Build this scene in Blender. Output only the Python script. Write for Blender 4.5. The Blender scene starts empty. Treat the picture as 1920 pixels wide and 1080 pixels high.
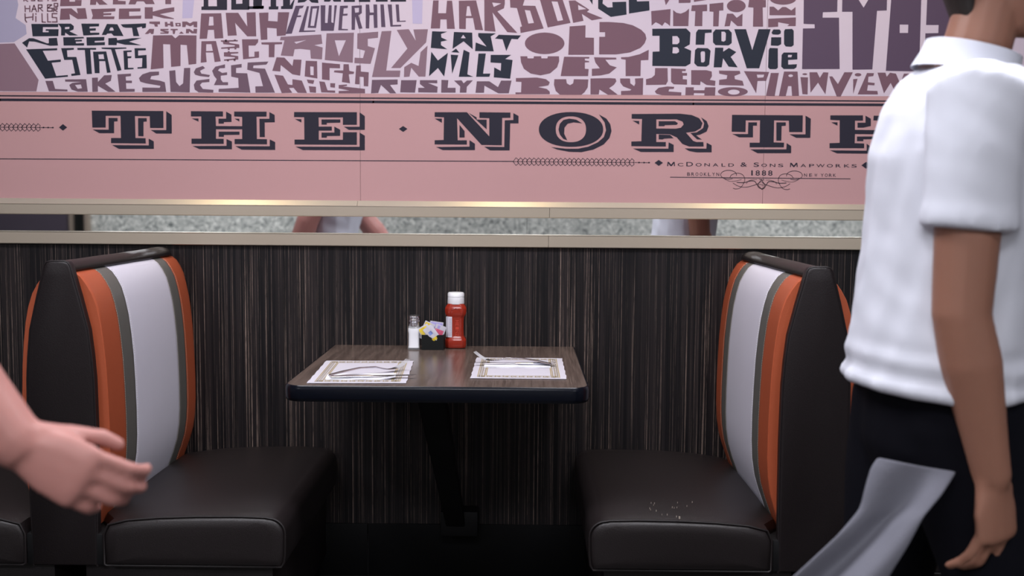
import bpy, bmesh, math, random
from mathutils import Vector, Matrix
from mathutils.geometry import tessellate_polygon
from math import pi, sin, cos, radians as R
random.seed(7)
sc = bpy.context.scene
COL = sc.collection

# ---------------------------------------------------------------- camera
F = 2000.0
CAM = Vector((0, -3.42, 1.20))
_f = Vector((14/F, 168/F, 1)).normalized()
_r = Vector((1, -.0075, 0)); _r = (_r - _r.dot(_f)*_f).normalized()
_u = -_r.cross(_f)
# rows: camera right, up, forward expressed in world
ROWS = [Vector((_r[i], _f[i], _u[i])) for i in range(3)]
cam_d = bpy.data.cameras.new('camera')
cam_d.sensor_width = 36; cam_d.lens = F*36/1920
cam_d.clip_start = .05
cam_d.dof.use_dof = True; cam_d.dof.focus_distance = 2.98; cam_d.dof.aperture_fstop = 2.8
cam = bpy.data.objects.new('camera', cam_d); COL.objects.link(cam)
m = Matrix.Identity(4)
for i in range(3):
    m[i][0] = ROWS[0][i]; m[i][1] = ROWS[1][i]; m[i][2] = -ROWS[2][i]; m[i][3] = CAM[i]
cam.matrix_world = m
sc.camera = cam

def ray(u, v):
    return ROWS[0]*((u-960)/F) + ROWS[1]*((540-v)/F) + ROWS[2]
def at(u, v, Y=0.0):
    d = ray(u, v); return CAM + d*((Y-CAM.y)/d.y)
def atz(u, v, Z):
    d = ray(u, v); return CAM + d*((Z-CAM.z)/d.z)

# ---------------------------------------------------------------- world, lights, exposure
w = bpy.data.worlds.new('world'); sc.world = w; w.use_nodes = True
w.node_tree.nodes['Background'].inputs[0].default_value = (.55, .58, .68, 1)
w.node_tree.nodes['Background'].inputs[1].default_value = .25
sc.view_settings.view_transform = 'Standard'; sc.view_settings.look = 'None'
sc.view_settings.gamma = 1; sc.view_settings.use_curve_mapping = False
sc.view_settings.exposure = 0.0
CEIL = 2.75; FLOOR = -.04
def area(name, loc, sx, sy, power, col=(.93, .93, 1.0)):
    l = bpy.data.lights.new(name, 'AREA'); l.shape = 'RECTANGLE'; l.size = sx; l.size_y = sy
    l.energy = power; l.color = col
    o = bpy.data.objects.new(name, l); COL.objects.link(o); o.location = loc
    return o
LIGHTS = [(-1.05, -1.5), (.72, -1.5), (-.2, -3.9), (-2.9, -5.2), (2.6, -5.2)]
for i, (x, y) in enumerate(LIGHTS):
    area('ceiling_lamp', (x, y, CEIL-.04), 1.15, .55, 40 if i < 3 else 66)
for x in (-1.25, -.07, 1.02):
    l = bpy.data.lights.new('downlight_lamp', 'SPOT'); l.energy = 16; l.color = (1.0, .78, .45)
    l.spot_size = R(75); l.spot_blend = .8; l.shadow_soft_size = .035
    o = bpy.data.objects.new('downlight_lamp', l); COL.objects.link(o)
    o.location = (x, -.42, CEIL-.05); o.rotation_euler = (R(10), 0, 0)

# ---------------------------------------------------------------- materials
def lin(c): return tuple(((v/255+.055)/1.055)**2.4 if v/255 > .04045 else v/255/12.92 for v in c)
def mat(name, col, rough=.5, metal=0.0, bump=None, var=0.0, spec=.5, coat=0.0, vscale=8, sheen=0, trans=0, ior=1.45, sss=0):
    mt = bpy.data.materials.new(name); mt.use_nodes = True
    nt = mt.node_tree; p = nt.nodes['Principled BSDF']
    c = (*col, 1)
    p.inputs['Base Color'].default_value = c; p.inputs['Roughness'].default_value = rough
    p.inputs['Metallic'].default_value = metal; p.inputs['Specular IOR Level'].default_value = spec
    p.inputs['Coat Weight'].default_value = coat; p.inputs['Sheen Weight'].default_value = sheen
    p.inputs['Transmission Weight'].default_value = trans; p.inputs['IOR'].default_value = ior
    p.inputs['Subsurface Weight'].default_value = sss; p.inputs['Subsurface Scale'].default_value = .01
    tc = nt.nodes.new('ShaderNodeTexCoord')
    if var:
        n = nt.nodes.new('ShaderNodeTexNoise'); n.inputs['Scale'].default_value = vscale; n.inputs['Detail'].default_value = 5
        nt.links.new(tc.outputs['Object'], n.inputs['Vector'])
        mx = nt.nodes.new('ShaderNodeMix'); mx.data_type = 'RGBA'
        mx.inputs[6].default_value = (*[v*(1-var) for v in col], 1); mx.inputs[7].default_value = (*[min(1, v*(1+var)) for v in col], 1)
        nt.links.new(n.outputs['Fac'], mx.inputs[0]); nt.links.new(mx.outputs[2], p.inputs['Base Color'])
    if bump:
        n = nt.nodes.new('ShaderNodeTexNoise'); n.inputs['Scale'].default_value = bump[0]; n.inputs['Detail'].default_value = 3
        nt.links.new(tc.outputs['Object'], n.inputs['Vector'])
        b = nt.nodes.new('ShaderNodeBump'); b.inputs['Strength'].default_value = bump[1]; b.inputs['Distance'].default_value = .002
        nt.links.new(n.outputs['Fac'], b.inputs['Height']); nt.links.new(b.outputs['Normal'], p.inputs['Normal'])
    return mt

def streak_mat(name, dark, mid, light, sc3, rough, along='Z', thr=(.52, .66), spec=.5, mixlo=.35):
    """laminate: fine straight grain lines running along one axis"""
    mt = bpy.data.materials.new(name); mt.use_nodes = True
    nt = mt.node_tree; L = nt.links; p = nt.nodes['Principled BSDF']
    p.inputs['Roughness'].default_value = rough; p.inputs['Specular IOR Level'].default_value = spec
    tc = nt.nodes.new('ShaderNodeTexCoord')
    def noise(sx, sz, det):
        mp = nt.nodes.new('ShaderNodeMapping')
        mp.inputs['Scale'].default_value = (sx, 1, sz) if along == 'Z' else (sx, sz, 1)
        L.new(tc.outputs['Object'], mp.inputs['Vector'])
        n = nt.nodes.new('ShaderNodeTexNoise'); n.inputs['Scale'].default_value = 1; n.inputs['Detail'].default_value = det
        n.inputs['Roughness'].default_value = .6
        L.new(mp.outputs[0], n.inputs['Vector']); return n.outputs['Fac']
    def ramp(f, a, b):
        r = nt.nodes.new('ShaderNodeMapRange'); r.inputs[1].default_value = a; r.inputs[2].default_value = b
        L.new(f, r.inputs[0]); return r.outputs[0]
    def mul(a, b):
        r = nt.nodes.new('ShaderNodeMath'); r.operation = 'MULTIPLY'; L.new(a, r.inputs[0]); L.new(b, r.inputs[1]); return r.outputs[0]
    def mix(f, a, b):
        r = nt.nodes.new('ShaderNodeMix'); r.data_type = 'RGBA'; L.new(f, r.inputs[0])
        for k, c in ((6, a), (7, b)):
            if isinstance(c, tuple): r.inputs[k].default_value = (*c, 1)
            else: L.new(c, r.inputs[k])
        return r.outputs[2]
    wide = ramp(noise(sc3[0], sc3[2]*.6, 3), .42, .62)
    fine = ramp(noise(sc3[1], sc3[2], 4), thr[0], thr[1])
    brk = ramp(noise(sc3[1]*2.3, sc3[2]*26, 2), .30, .52)
    band = ramp(noise(sc3[0]*.16, sc3[2]*.5, 2), .36, .62)
    bb = nt.nodes.new('ShaderNodeMapRange'); bb.inputs[3].default_value = mixlo; bb.inputs[4].default_value = 1.0; L.new(band, bb.inputs[0])
    c = mix(wide, dark, mid)
    c = mix(mul(mul(fine, brk), bb.outputs[0]), c, light)
    L.new(c, p.inputs['Base Color'])
    return mt

M = {}
M['lam'] = streak_mat('wainscot_laminate', (.0045, .004, .005), (.018, .014, .0145), (.42, .31, .255), (85, 340, .9), .5, 'Z', (.565, .70), spec=.22, mixlo=.3)
M['wood'] = streak_mat('tabletop_laminate', (.075, .052, .043), (.115, .082, .068), (.185, .14, .118), (60, 330, 6), .24, 'Y', (.48, .70), spec=.5)
M['vinyl'] = mat('dark_brown_vinyl', (.0125, .0092, .0098), .42, bump=(420, .25), spec=.32)
M['vinyl_seat'] = mat('dark_brown_seat_vinyl', (.0135, .0102, .0105), .40, bump=(420, .25), spec=.42)
M['orange'] = mat('burnt_orange_vinyl', (.39, .083, .034), .42, bump=(500, .2), spec=.4)
M['white_v'] = mat('white_vinyl', (.63, .615, .70), .45, bump=(500, .12), spec=.35, var=.03)
M['olive'] = mat('grey_olive_vinyl', (.115, .11, .10), .48, bump=(500, .2), spec=.35)
M['thread'] = mat('thread', (.42, .38, .30), .7)
M['black'] = mat('black_metal', (.004, .004, .0045), .6, spec=.25)
M['base'] = mat('black_cove_base', (.003, .003, .0035), .6, spec=.15)
M['edge'] = mat('navy_table_edging', (.003, .004, .008), .24, spec=.28)
M['rail'] = mat('champagne_metal', (.50, .43, .345), .36, metal=.55, bump=(900, .04), var=.05, vscale=3)
M['rail_top'] = mat('polished_champagne_metal', (.72, .66, .55), .28, metal=.7)
M['mirror'] = mat('mirror_glass', (.86, .88, .88), .02, metal=1.0)
M['bg'] = mat('pale_lilac_print', lin((199, 184, 196)), .62, spec=.2, bump=(600, .1))
M['pink'] = mat('dusty_pink_print', lin((180, 140, 141)), .62, spec=.2, bump=(600, .1))
M['pink2'] = mat('rose_print', lin((205, 160, 156)), .62, spec=.2)
M['navy'] = mat('navy_print', lin((38, 42, 54)), .6, spec=.2)
M['ink'] = mat('black_ink_print', lin((40, 38, 50)), .6, spec=.2)
M['plum'] = mat('plum_print', lin((112, 83, 95)), .6, spec=.2)
M['plumd'] = mat('dark_plum_print', lin((85, 69, 88)), .6, spec=.2)
M['plumv'] = mat('violet_plum_print', lin((102, 80, 94)), .6, spec=.2)
M['mauve'] = mat('mauve_print', lin((128, 102, 114)), .6, spec=.2)
M['sea'] = mat('grey_lavender_print', lin((155, 149, 173)), .6, spec=.2)
M['sea2'] = mat('pale_lavender_print', lin((176, 166, 194)), .6, spec=.2)
M['paper'] = mat('white_paper', (.52, .505, .57), .7, spec=.2)
M['napkin'] = mat('white_napkin', (.80, .80, .85), .8, spec=.2)
M['gold'] = mat('gold_print', (.34, .26, .09), .6, spec=.3)
M['steel'] = mat('stainless_steel', (.62, .62, .66), .24, metal=1.0)
M['steel_dull'] = mat('satin_steel', (.34, .34, .36), .5, metal=1.0)
M['ketchup'] = mat('red_plastic', (.28, .022, .010), .2, spec=.5, coat=.3)
M['capw'] = mat('white_plastic', (.82, .82, .85), .35)
M['label'] = mat('label_paper', (.66, .64, .72), .5)
M['labelink'] = mat('label_ink', (.25, .22, .30), .6)
M['glass'] = mat('clear_glass', (.95, .97, 1), .03, trans=1.0, ior=1.45)
M['glass'].node_tree.nodes['Principled BSDF'].inputs['Alpha'].default_value = .16; M['glass'].node_tree.nodes['Principled BSDF'].inputs['Transmission Weight'].default_value = 0
M['salt'] = mat('salt', (.86, .86, .90), .8, bump=(900, .2))
M['yellow'] = mat('yellow_print', (.62, .46, .03), .5)
M['bluep'] = mat('blue_print', (.16, .22, .50), .5)
M['pinkp'] = mat('pink_print', (.62, .10, .18), .5)
M['lilacp'] = mat('lilac_print', (.36, .32, .62), .5)
M['skinR'] = mat('skin_tan', (.32, .150, .10), .5, var=.06, vscale=14, sss=.08)
M['skinL'] = mat('skin_pink', (.47, .215, .185), .5, var=.06, vscale=14, sss=.08)
M['hair'] = mat('dark_hair', (.018, .013, .011), .6, bump=(260, .6))
M['shirt'] = mat('white_cotton', (.71, .725, .80), .8, bump=(700, .15), spec=.2, var=.02)
M['trouser'] = mat('black_trousers', (.0045, .0045, .0075), .85, bump=(700, .2), spec=.12)
M['shoe'] = mat('black_shoe', (.012, .012, .012), .35)
M['towel'] = mat('light_grey_cotton', (.165, .165, .195), .9, bump=(380, .4), spec=.1, var=.08, vscale=30)
M['eye'] = mat('eye_white', (.7, .68, .66), .3)
M['iris'] = mat('iris', (.03, .02, .015), .3)
M['lip'] = mat('lip', (.30, .11, .09), .5)
M['floor'] = mat('dark_floor_tile', (.035, .03, .03), .4, var=.2)
M['ceil'] = mat('white_ceiling', (.62, .62, .64), .9)
M['sidewall'] = mat('grey_plaster', (.32, .31, .32), .9, var=.05)
M['door'] = mat('charcoal_violet_panel', (.075, .06, .08), .35)
M['doorf'] = mat('tan_metal', (.42, .34, .27), .4, metal=.4)
M['dark'] = mat('deep_black', (.004, .005, .005), .6, spec=.3)
M['lampface'] = mat('lamp_face', (1, 1, 1), .5)
_p = M['lampface'].node_tree.nodes['Principled BSDF']; _p.inputs['Emission Color'].default_value = (.95, .95, 1, 1); _p.inputs['Emission Strength'].default_value = 3
M['crumb'] = mat('crumb', (.45, .38, .32), .8)

def paperhang():
    mt = bpy.data.materials.new('crackle_wallcovering'); mt.use_nodes = True
    nt = mt.node_tree; L = nt.links; p = nt.nodes['Principled BSDF']; p.inputs['Roughness'].default_value = .45
    tc = nt.nodes.new('ShaderNodeTexCoord')
    n0 = nt.nodes.new('ShaderNodeTexNoise'); n0.inputs['Scale'].default_value = 9; n0.inputs['Detail'].default_value = 2
    L.new(tc.outputs['Object'], n0.inputs['Vector'])
    add = nt.nodes.new('ShaderNodeVectorMath'); add.operation = 'MULTIPLY_ADD'; add.inputs[1].default_value = (.12, .12, .12)
    L.new(n0.outputs['Color'], add.inputs[0]); L.new(tc.outputs['Object'], add.inputs[2])
    n = nt.nodes.new('ShaderNodeTexNoise'); n.inputs['Scale'].default_value = 66; n.inputs['Detail'].default_value = 1.5
    n.inputs['Distortion'].default_value = 1.2
    L.new(add.outputs[0], n.inputs['Vector'])
    r = nt.nodes.new('ShaderNodeValToRGB')
    r.color_ramp.elements[0].position = .45; r.color_ramp.elements[0].color = (.10, .12, .115, 1)
    r.color_ramp.elements[1].position = .55; r.color_ramp.elements[1].color = (.92, .92, .84, 1)
    L.new(n.outputs['Fac'], r.inputs[0]); L.new(r.outputs[0], p.inputs['Base Color'])
    b = nt.nodes.new('ShaderNodeBump'); b.inputs['Strength'].default_value = .5; b.inputs['Distance'].default_value = .004
    L.new(n.outputs['Fac'], b.inputs['Height']); L.new(b.outputs[0], p.inputs['Normal'])
    return mt
M['cover'] = paperhang()

# ---------------------------------------------------------------- mesh helpers
def link(name, me, mt, parent=None, smooth=False):
    o = bpy.data.objects.new(name, me); COL.objects.link(o)
    if mt is not None:
        for q in (mt if isinstance(mt, (list, tuple)) else [mt]): me.materials.append(q)
    if smooth:
        for p in me.polygons: p.use_smooth = True
    if parent is not None: o.parent = parent
    return o
def obj(name, vf, mt, parent=None, smooth=False, bevel=0, seg=2, off=None):
    v, f = vf
    if off is None and parent is not None: off = parent.get('_o')
    if off is not None:
        off = Vector(off); v = [Vector(p)-off for p in v]
    me = bpy.data.meshes.new(name); me.from_pydata([tuple(p) for p in v], [], f); me.update()
    bm = bmesh.new(); bm.from_mesh(me); bmesh.ops.recalc_face_normals(bm, faces=bm.faces)
    if bevel:
        bmesh.ops.bevel(bm, geom=[e for e in bm.edges if len(e.link_faces) == 2 and e.calc_face_angle(0) > .5], offset=bevel, segments=seg, affect='EDGES', profile=.5, clamp_overlap=True)
    bm.to_mesh(me); bm.free()
    if bevel or smooth:
        for p in me.polygons: p.use_smooth = True
        try: me.set_sharp_from_angle(angle=R(40))
        except Exception: pass
    return link(name, me, mt, parent)
def thing(name, label, cat, loc=(0, 0, 0), group=None, rz=0):
    o = bpy.data.objects.new(name, None); COL.objects.link(o); o.location = loc; o.rotation_euler.z = rz
    o.empty_display_size = .1
    o['label'] = label; o['category'] = cat
    if group: o['group'] = group
    return o
def tag(o, label, cat, group=None):
    o['label'] = label; o['category'] = cat
    if group: o['group'] = group
    return o
def kind(o, k='structure'): o['kind'] = k; return o
def join(*ms):
    V, Fc = [], []
    for v, f in ms:
        n = len(V); V += list(v); Fc += [tuple(i+n for i in q) for q in f]
    return V, Fc
def box(x0, x1, y0, y1, z0, z1):
    v = [(x, y, z) for z in (z0, z1) for y in (y0, y1) for x in (x0, x1)]
    return v, [(0, 2, 3, 1), (4, 5, 7, 6), (0, 1, 5, 4), (2, 6, 7, 3), (0, 4, 6, 2), (1, 3, 7, 5)]
def loft(rings, cap=True, closed=True):
    n = len(rings[0]); V = [p for r in rings for p in r]; Fc = []
    for i in range(len(rings)-1):
        for j in range(n if closed else n-1):
            k = (j+1) % n
            Fc.append((i*n+j, i*n+k, (i+1)*n+k, (i+1)*n+j))
    if cap and closed:
        Fc.append(tuple(range(n))[::-1]); Fc.append(tuple((len(rings)-1)*n+j for j in range(n)))
    return V, Fc
def lathe(prof, n=28, c=(0, 0), sq=None):
    rings = []
    for r, z in prof:
        ring = []
        for i in range(n):
            a = 2*pi*i/n
            k = 1.0
            if sq:
                p = sq; k = (abs(cos(a))**p+abs(sin(a))**p)**(-1/p)
            ring.append((c[0]+r*k*cos(a), c[1]+r*k*sin(a), z))
        rings.append(ring)
    return loft(rings)
def tube(pts, rad, n=8, closed=False, flat=None):
    P = [Vector(p) for p in pts]; rings = []; N = len(P)
    up = None
    for i, p in enumerate(P):
        if closed: t = (P[(i+1) % N]-P[i-1]).normalized()
        else: t = (P[min(i+1, N-1)]-P[max(i-1, 0)]).normalized()
        if up is None:
            up = Vector((0, 0, 1)) if abs(t.z) < .9 else Vector((1, 0, 0))
        s = t.cross(up).normalized(); up = s.cross(t).normalized()
        r = rad[i] if isinstance(rad, (list, tuple)) else rad
        if not isinstance(r, (list, tuple)): r = (r, r)
        rings.append([p + s*(r[0]*cos(2*pi*k/n)) + up*(r[1]*sin(2*pi*k/n)) for k in range(n)])
    if closed:
        v, f = loft(rings, cap=False); m_ = len(rings)-1
        for j in range(n):
            k = (j+1) % n; f.append((m_*n+j, m_*n+k, k, j))
        return v, f
    return loft(rings)
def flat(polys):
    """list of (outer, holes) loops of Vectors -> flat triangles"""
    V, Fc = [], []
    for loops in polys:
        loops = [[Vector(p) for p in lp] for lp in loops]
        pl2 = [[Vector((p.x, p.z, 0)) for p in lp] for lp in loops]
        tr = tessellate_polygon(pl2)
        n = len(V); V += [p for lp in loops for p in lp]
        Fc += [tuple(i+n for i in t) for t in tr]
    return V, Fc
def evalmesh(v, f, mods):
    me = bpy.data.meshes.new('t'); me.from_pydata([tuple(p) for p in v], [], f)
    o = bpy.data.objects.new('t', me); COL.objects.link(o)
    for kind_, kw in mods:
        md = o.modifiers.new('m', kind_)
        for k, val in kw.items(): setattr(md, k, val)
    dg = bpy.context.evaluated_depsgraph_get()
    r = bpy.data.meshes.new_from_object(o.evaluated_get(dg))
    bpy.data.objects.remove(o); bpy.data.meshes.remove(me)
    return r

# ================================================================= SETTING
kind(obj('floor', box(-5.2, 5.2, -6.7, .1, FLOOR-.1, FLOOR), M['floor']))
kind(obj('ceiling', box(-5.2, 5.2, -6.7, .1, CEIL, CEIL+.1), M['ceil']))
kind(obj('wall_left', box(-5.3, -5.2, -6.7, .1, FLOOR, CEIL), M['sidewall']))
kind(obj('wall_right', box(5.2, 5.3, -6.7, .1, FLOOR, CEIL), M['sidewall']))
kind(obj('wall_front', box(-5.2, 5.2, -6.8, -6.7, FLOOR, CEIL), M['cover']))
kind(obj('wall_back', box(-5.2, 5.2, .002, .12, FLOOR, CEIL), M['sidewall']))
wn = kind(obj('wainscot_panel', box(-4.2, 4.2, -.004, .0015, .10, 1.05), M['lam'], off=(0, 0, 0)))
wn.name = 'trim_3'
# cove base at the foot of the back wall, two lengths meeting below the table
bb = bpy.data.objects.new('baseboard_back', None); COL.objects.link(bb); kind(bb)
xs = at(690, 1000).x
obj('baseboard_length', box(-4.2, xs-.0008, -.010, .0015, FLOOR, .136), M['base'], bb, bevel=.002)
obj('baseboard_length', box(xs+.0008, 4.2, -.010, .0015, FLOOR, .136), M['base'], bb, bevel=.002)
# rails
def rail(name, z0, z1, zt, joints, topj):
    e = bpy.data.objects.new(name, None); COL.objects.link(e); kind(e)
    xsn = [-4.2]+joints+[4.2]
    for i in range(len(xsn)-1):
        a, b = xsn[i]+.0006, xsn[i+1]-.0006
        prof = [(.0015, z0), (-.016, z0), (-.018, z0+.002), (-.018, z1-.001), (-.0165, z1), (.0015, z1)]
        obj('rail_length', loft([[(a, y, z) for y, z in prof], [(b, y, z) for y, z in prof]]), M['rail'], e)
    xsn = [-4.2]+topj+[4.2]
    for i in range(len(xsn)-1):
        a, b = xsn[i]+.0006, xsn[i+1]-.0006
        prof = [(.0015, z1), (-.0185, z1), (-.0190, z1+.0012), (-.0175, z1+.0022), (-.003, zt), (.0015, zt)]
        o = obj('rail_top_strip', loft([[(a, y, z) for y, z in prof], [(b, y, z) for y, z in prof]]), M['rail_top'], e)
        if i == 0: o['label'] = 'bright sloping top strip'
rail('trim_1', 1.138, 1.171, 1.189, [at(1030, 400).x], [at(671, 378).x])
rail('trim_2', 1.044, 1.082, 1.0855, [at(1028, 455).x], [at(1028, 440).x])
mr = thing('mirror_strip', 'long narrow mirror strip set between the two champagne metal rails', 'mirror')
xm = at(988, 420).x
obj('mirror_panel', box(-4.2, xm-.0004, -.004, .0015, 1.083, 1.139), M['mirror'], mr)
obj('mirror_panel', box(xm+.0004, 4.2, -.004, .0015, 1.083, 1.139), M['mirror'], mr)
# what the mirror strip shows of the wall behind the camera
YO = -6.7
def obox(name, x0, x1, z0, z1, t, mt, p=None): return obj(name, box(x0, x1, YO, YO+t, z0, z1), mt, p)
dd = bpy.data.objects.new('door_1', None); COL.objects.link(dd); kind(dd)
obox('door_panel', -5.1, -4.24, FLOOR, 2.1, .05, M['door'], dd)
obox('door_jamb', -4.24, -4.215, FLOOR, 2.16, .08, M['doorf'], dd)
obox('door_recess', -4.215, -4.10, FLOOR, 2.1, .03, M['dark'], dd)
obox('door_jamb', -4.10, -4.065, FLOOR, 2.16, .07, M['doorf'], dd)

# ceiling fixtures
for i, (x, y) in enumerate(LIGHTS):
    t = thing('ceiling_light', ['rectangular ceiling light above the aisle left of the table', 'rectangular ceiling light above the aisle right of the table',
        'rectangular ceiling light in the middle of the room', 'rectangular ceiling light by the rear left corner', 'rectangular ceiling light by the rear right corner'][i], 'light', (x, y, CEIL), 'ceiling lights')
    obj('frame', join(box(-.62, .62, -.32, -.29, -.03, 0), box(-.62, .62, .29, .32, -.03, 0), box(-.62, -.59, -.29, .29, -.03, 0), box(.59, .62, -.29, .29, -.03, 0)), M['capw'], t)
    obj('diffuser', box(-.59, .59, -.29, .29, -.02, -.002), M['lampface'], t)
for i, x in enumerate((-1.25, -.07, 1.02)):
    t = thing('downlight', ['small ceiling downlight over the left bench', 'small ceiling downlight over the table', 'small ceiling downlight over the right bench'][i], 'light', (x, -.42, CEIL), 'wall washing downlights')
    obj('bezel', lathe([(.055, -.001), (.055, -.012), (.045, -.02), (.042, -.002)], 24), M['capw'], t, smooth=True)

# ================================================================= MURAL
MU = thing('mural', 'pale lilac and dusty pink printed map mural of place names above the metal rails', 'mural')
YB = -.0030
sx = [-4.2, at(675.5, 200).x, at(1434, 200).x, 4.2]
ztop = CEIL-.001
zp = {u: at(u, v).z for u, v in ((0, 171.5), (1900, 182))}
def zmap(x):
    x0, x1 = at(0, 172).x, at(1900, 182).x
    z0, z1 = at(0, 172.2).z, at(1900, 181.8).z
    return z0+(z1-z0)*(x-x0)/(x1-x0)
zr = 1.186
for i in range(3):
    a, b = sx[i]+.0005, sx[i+1]-.0005
    sh = MU
    o = obj('mural_sheet', loft([[(a, YB, zr), (a, YB, ztop), (a, .0015, ztop), (a, .0015, zr)], [(b, YB, zr), (b, YB, ztop), (b, .0015, ztop), (b, .0015, zr)]]), M['pink'], sh)
    k = obj('map_ground', flat([[[Vector((a, YB-.0002, zmap(a))), Vector((b, YB-.0002, zmap(b))), Vector((b, YB-.0002, ztop)), Vector((a, YB-.0002, ztop))]]]), M['bg'], o)
YP = YB-.0005
def P(sx_, sy_, k): return lambda x, y: at(sx_+x*k, sy_+y*k, YP)
K4 = 500/1920
CR = {'A': P(0, 0, K4), 'B': P(480, 0, K4), 'C': P(960, 0, K4), 'D': P(1420, 0, K4),
      'E': P(160, 195, 280/1920), 'G': P(430, 195, 280/1920), 'H': P(680, 170, 620/1920), 'I': P(1150, 170, 600/1920), 'J': P(1240, 290, 380/1920), 'X': P(0, 0, 1)}
def loops(crop, s):
    f = CR[crop]
    out = []
    for lp in s.split('|'):
        pts = [tuple(float(q) for q in t.split(',')) for t in lp.split()]
        out.append([f(x, y) for x, y in pts])
    return out
def ell(crop, cx, cy, rx, ry, n=28, p=2.0, hole=None):
    f = CR[crop]
    def e(a, b, c=cx, d=cy, q=p):
        r = []
        for i in range(n):
            t = 2*pi*i/n; k = (abs(cos(t))**q+abs(sin(t))**q)**(-1/q)
            r.append(f(c+a*k*cos(t), d+b*k*sin(t)))
        return r
    L_ = [e(rx, ry)]
    if hole: L_.append(e(hole[2], hole[3], hole[0], hole[1], hole[4] if len(hole) > 4 else p)[::-1])
    return L_
def stroke(crop, s, wpx):
    """thin line drawn through points; width in photograph pixels"""
    f = CR[crop]; out = []
    for seg_ in s.split('|'):
        pts = [f(*[float(q) for q in t.split(',')]) for t in seg_.split()]
        h = wpx*.00171/2
        for a, b in zip(pts, pts[1:]):
            d = (b-a)
            if d.length < 1e-6: continue
            d.normalize(); n = Vector((-d.z, 0, d.x))*h; e = d*h*.6
            out.append([[a-e+n, b+e+n, b+e-n, a-e-n]])
    return out
def word(name, mt, label, *letters, strokes=None, ells=None):
    polys = []
    for cr, s in letters:
        for one in s.split(';'):
            one = one.strip()
            if one: polys.append(loops(cr, one))
    for e in (ells or []): polys.append(e)
    for st in (strokes or []): polys += st
    o = obj(name, flat(polys), M[mt], MU)
    if label: o['label'] = label
    return o
W = 'place_name'
word('map_water', 'sea', 'grey lavender water shape at the left edge of the map', ('A', '-60,-60 125,-60 125,0 132,35 112,130 185,180 192,245 100,303 -60,310'))
word('map_water', 'sea2', None, ('A', '1318,-60 1402,-60 1398,0 1385,130 1312,132'))
word('map_water', 'sea2', None, ('B', '1122,-60 1200,-60 1200,0 1196,172 1128,170'))
word('map_land', 'mauve', 'brownish mauve land shape at the lower left of the map', ('A', '-60,318 105,312 278,575 262,658 -60,656'))
word(W, 'plum', 'thin lettering ROSLYN HARBOR HILLS',
     strokes=[stroke('A', '172,-30 172,8|172,-30 188,-20 176,-5 200,10|250,-30 250,5 225,5|300,-10 275,-10 275,6 305,6|352,-20 345,6|375,-20 405,-20 405,5 375,5', 2.2),
              stroke('A', '180,42 182,85|214,42 215,85|182,62 214,62|228,85 245,38 264,85|233,66 258,66|276,85 276,35 302,35 302,55 278,58|285,58 308,80|342,80 342,35 372,35 345,57 376,60 376,80 342,80|390,25 416,25 416,45 390,45 390,25|386,85 386,58 410,55 410,68 388,70 412,84', 2.2),
              stroke('A', '180,98 182,145 192,160|238,98 236,145|182,128 236,122|258,118 258,155|258,98 259,104|302,98 304,158 328,160|342,98 344,158 366,158|410,98 376,98 376,125 408,128 410,158 376,158', 2.4)])
word(W, 'plum', 'heavy plum lettering GREAT NECK cut by the frame',
     ('A', '432,45 440,-60 588,-60 588,-30 500,-30 500,12 540,12 540,0 588,0 585,42;648,35 655,-60 770,-60 765,-10 735,0 775,33 715,35 695,10 690,35;812,32 815,-60 905,-60 905,-45 850,-45 850,-20 895,-20 895,-8 850,-8 850,5 905,8 905,32;925,32 960,-60 1070,-60 1115,30 1050,30 1035,10 985,10 975,32;1150,-60 1270,-60 1270,-40 1232,-40 1232,30 1190,30 1190,-40 1150,-40'),
     ('A', '437,62 515,60 560,98 552,60 615,58 628,135 560,138 500,100 505,140 430,143;655,65 832,60 830,82 745,88 745,96 802,94 800,108 745,110 745,118 825,118 822,138 660,138 668,112;857,62 1012,60 1010,82 930,84 930,115 1018,112 1015,135 855,138;1042,52 1100,52 1100,84 1190,60 1255,52 1255,82 1150,102 1252,132 1252,138 1180,132 1100,112 1100,135 1042,135'))
word(W, 'navy', 'navy lettering GREAT NECK ESTATES',
     ('A', '225,172 420,172 418,195 310,195 308,232 350,232 350,222 328,222 330,210 422,210 420,260 235,262;418,170 510,170 532,188 530,212 500,225 562,255 500,256 470,235 468,256 440,256 440,200|468,195 500,193 498,208 468,210;585,170 714,170 712,190 645,192 645,205 690,203 690,220 648,222 650,235 716,235 715,250 600,256;770,172 845,174 890,260 818,258 802,240 772,242 765,252 732,252|795,198 812,198 820,220 786,220;868,175 1052,168 1050,200 1025,205 1020,192 985,200 1003,260 960,260 950,200 905,200 885,195'),
     ('A', '158,308 210,275 240,275 340,312 352,310 350,275 410,272 418,328 360,330 250,300 210,298 195,343;455,268 602,266 605,276 540,280 540,288 590,286 590,298 545,300 548,312 606,310 605,328 458,328;622,268 752,266 750,292 682,295 682,306 756,303 755,325 625,328;780,275 840,272 845,290 950,275 1020,273 930,300 1018,326 900,322 842,308 840,325 780,325'),
     ('A', '188,355 412,347 412,362 308,366 345,437 438,428 438,445 372,452 405,547 488,540 490,552 325,567;440,347 532,345 532,358 482,362 486,410 550,410 580,540 515,547 512,532 540,528 520,430 462,432;556,345 692,345 692,358 650,358 662,532 625,534 610,360 558,360;670,372 765,370 797,522 770,525 757,440 715,440 717,527 682,527|708,392 745,390 750,425 712,425;728,342 910,342 910,350 828,355 875,505 845,512 800,356 735,352;888,365 948,362 948,374 915,376 918,405 947,405 945,418 920,420 922,488 962,488 962,498 895,502;968,347 1050,347 1050,362 995,364 995,400 1055,395 1057,492 990,495 990,484 1022,482 1025,418 972,420'))
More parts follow.
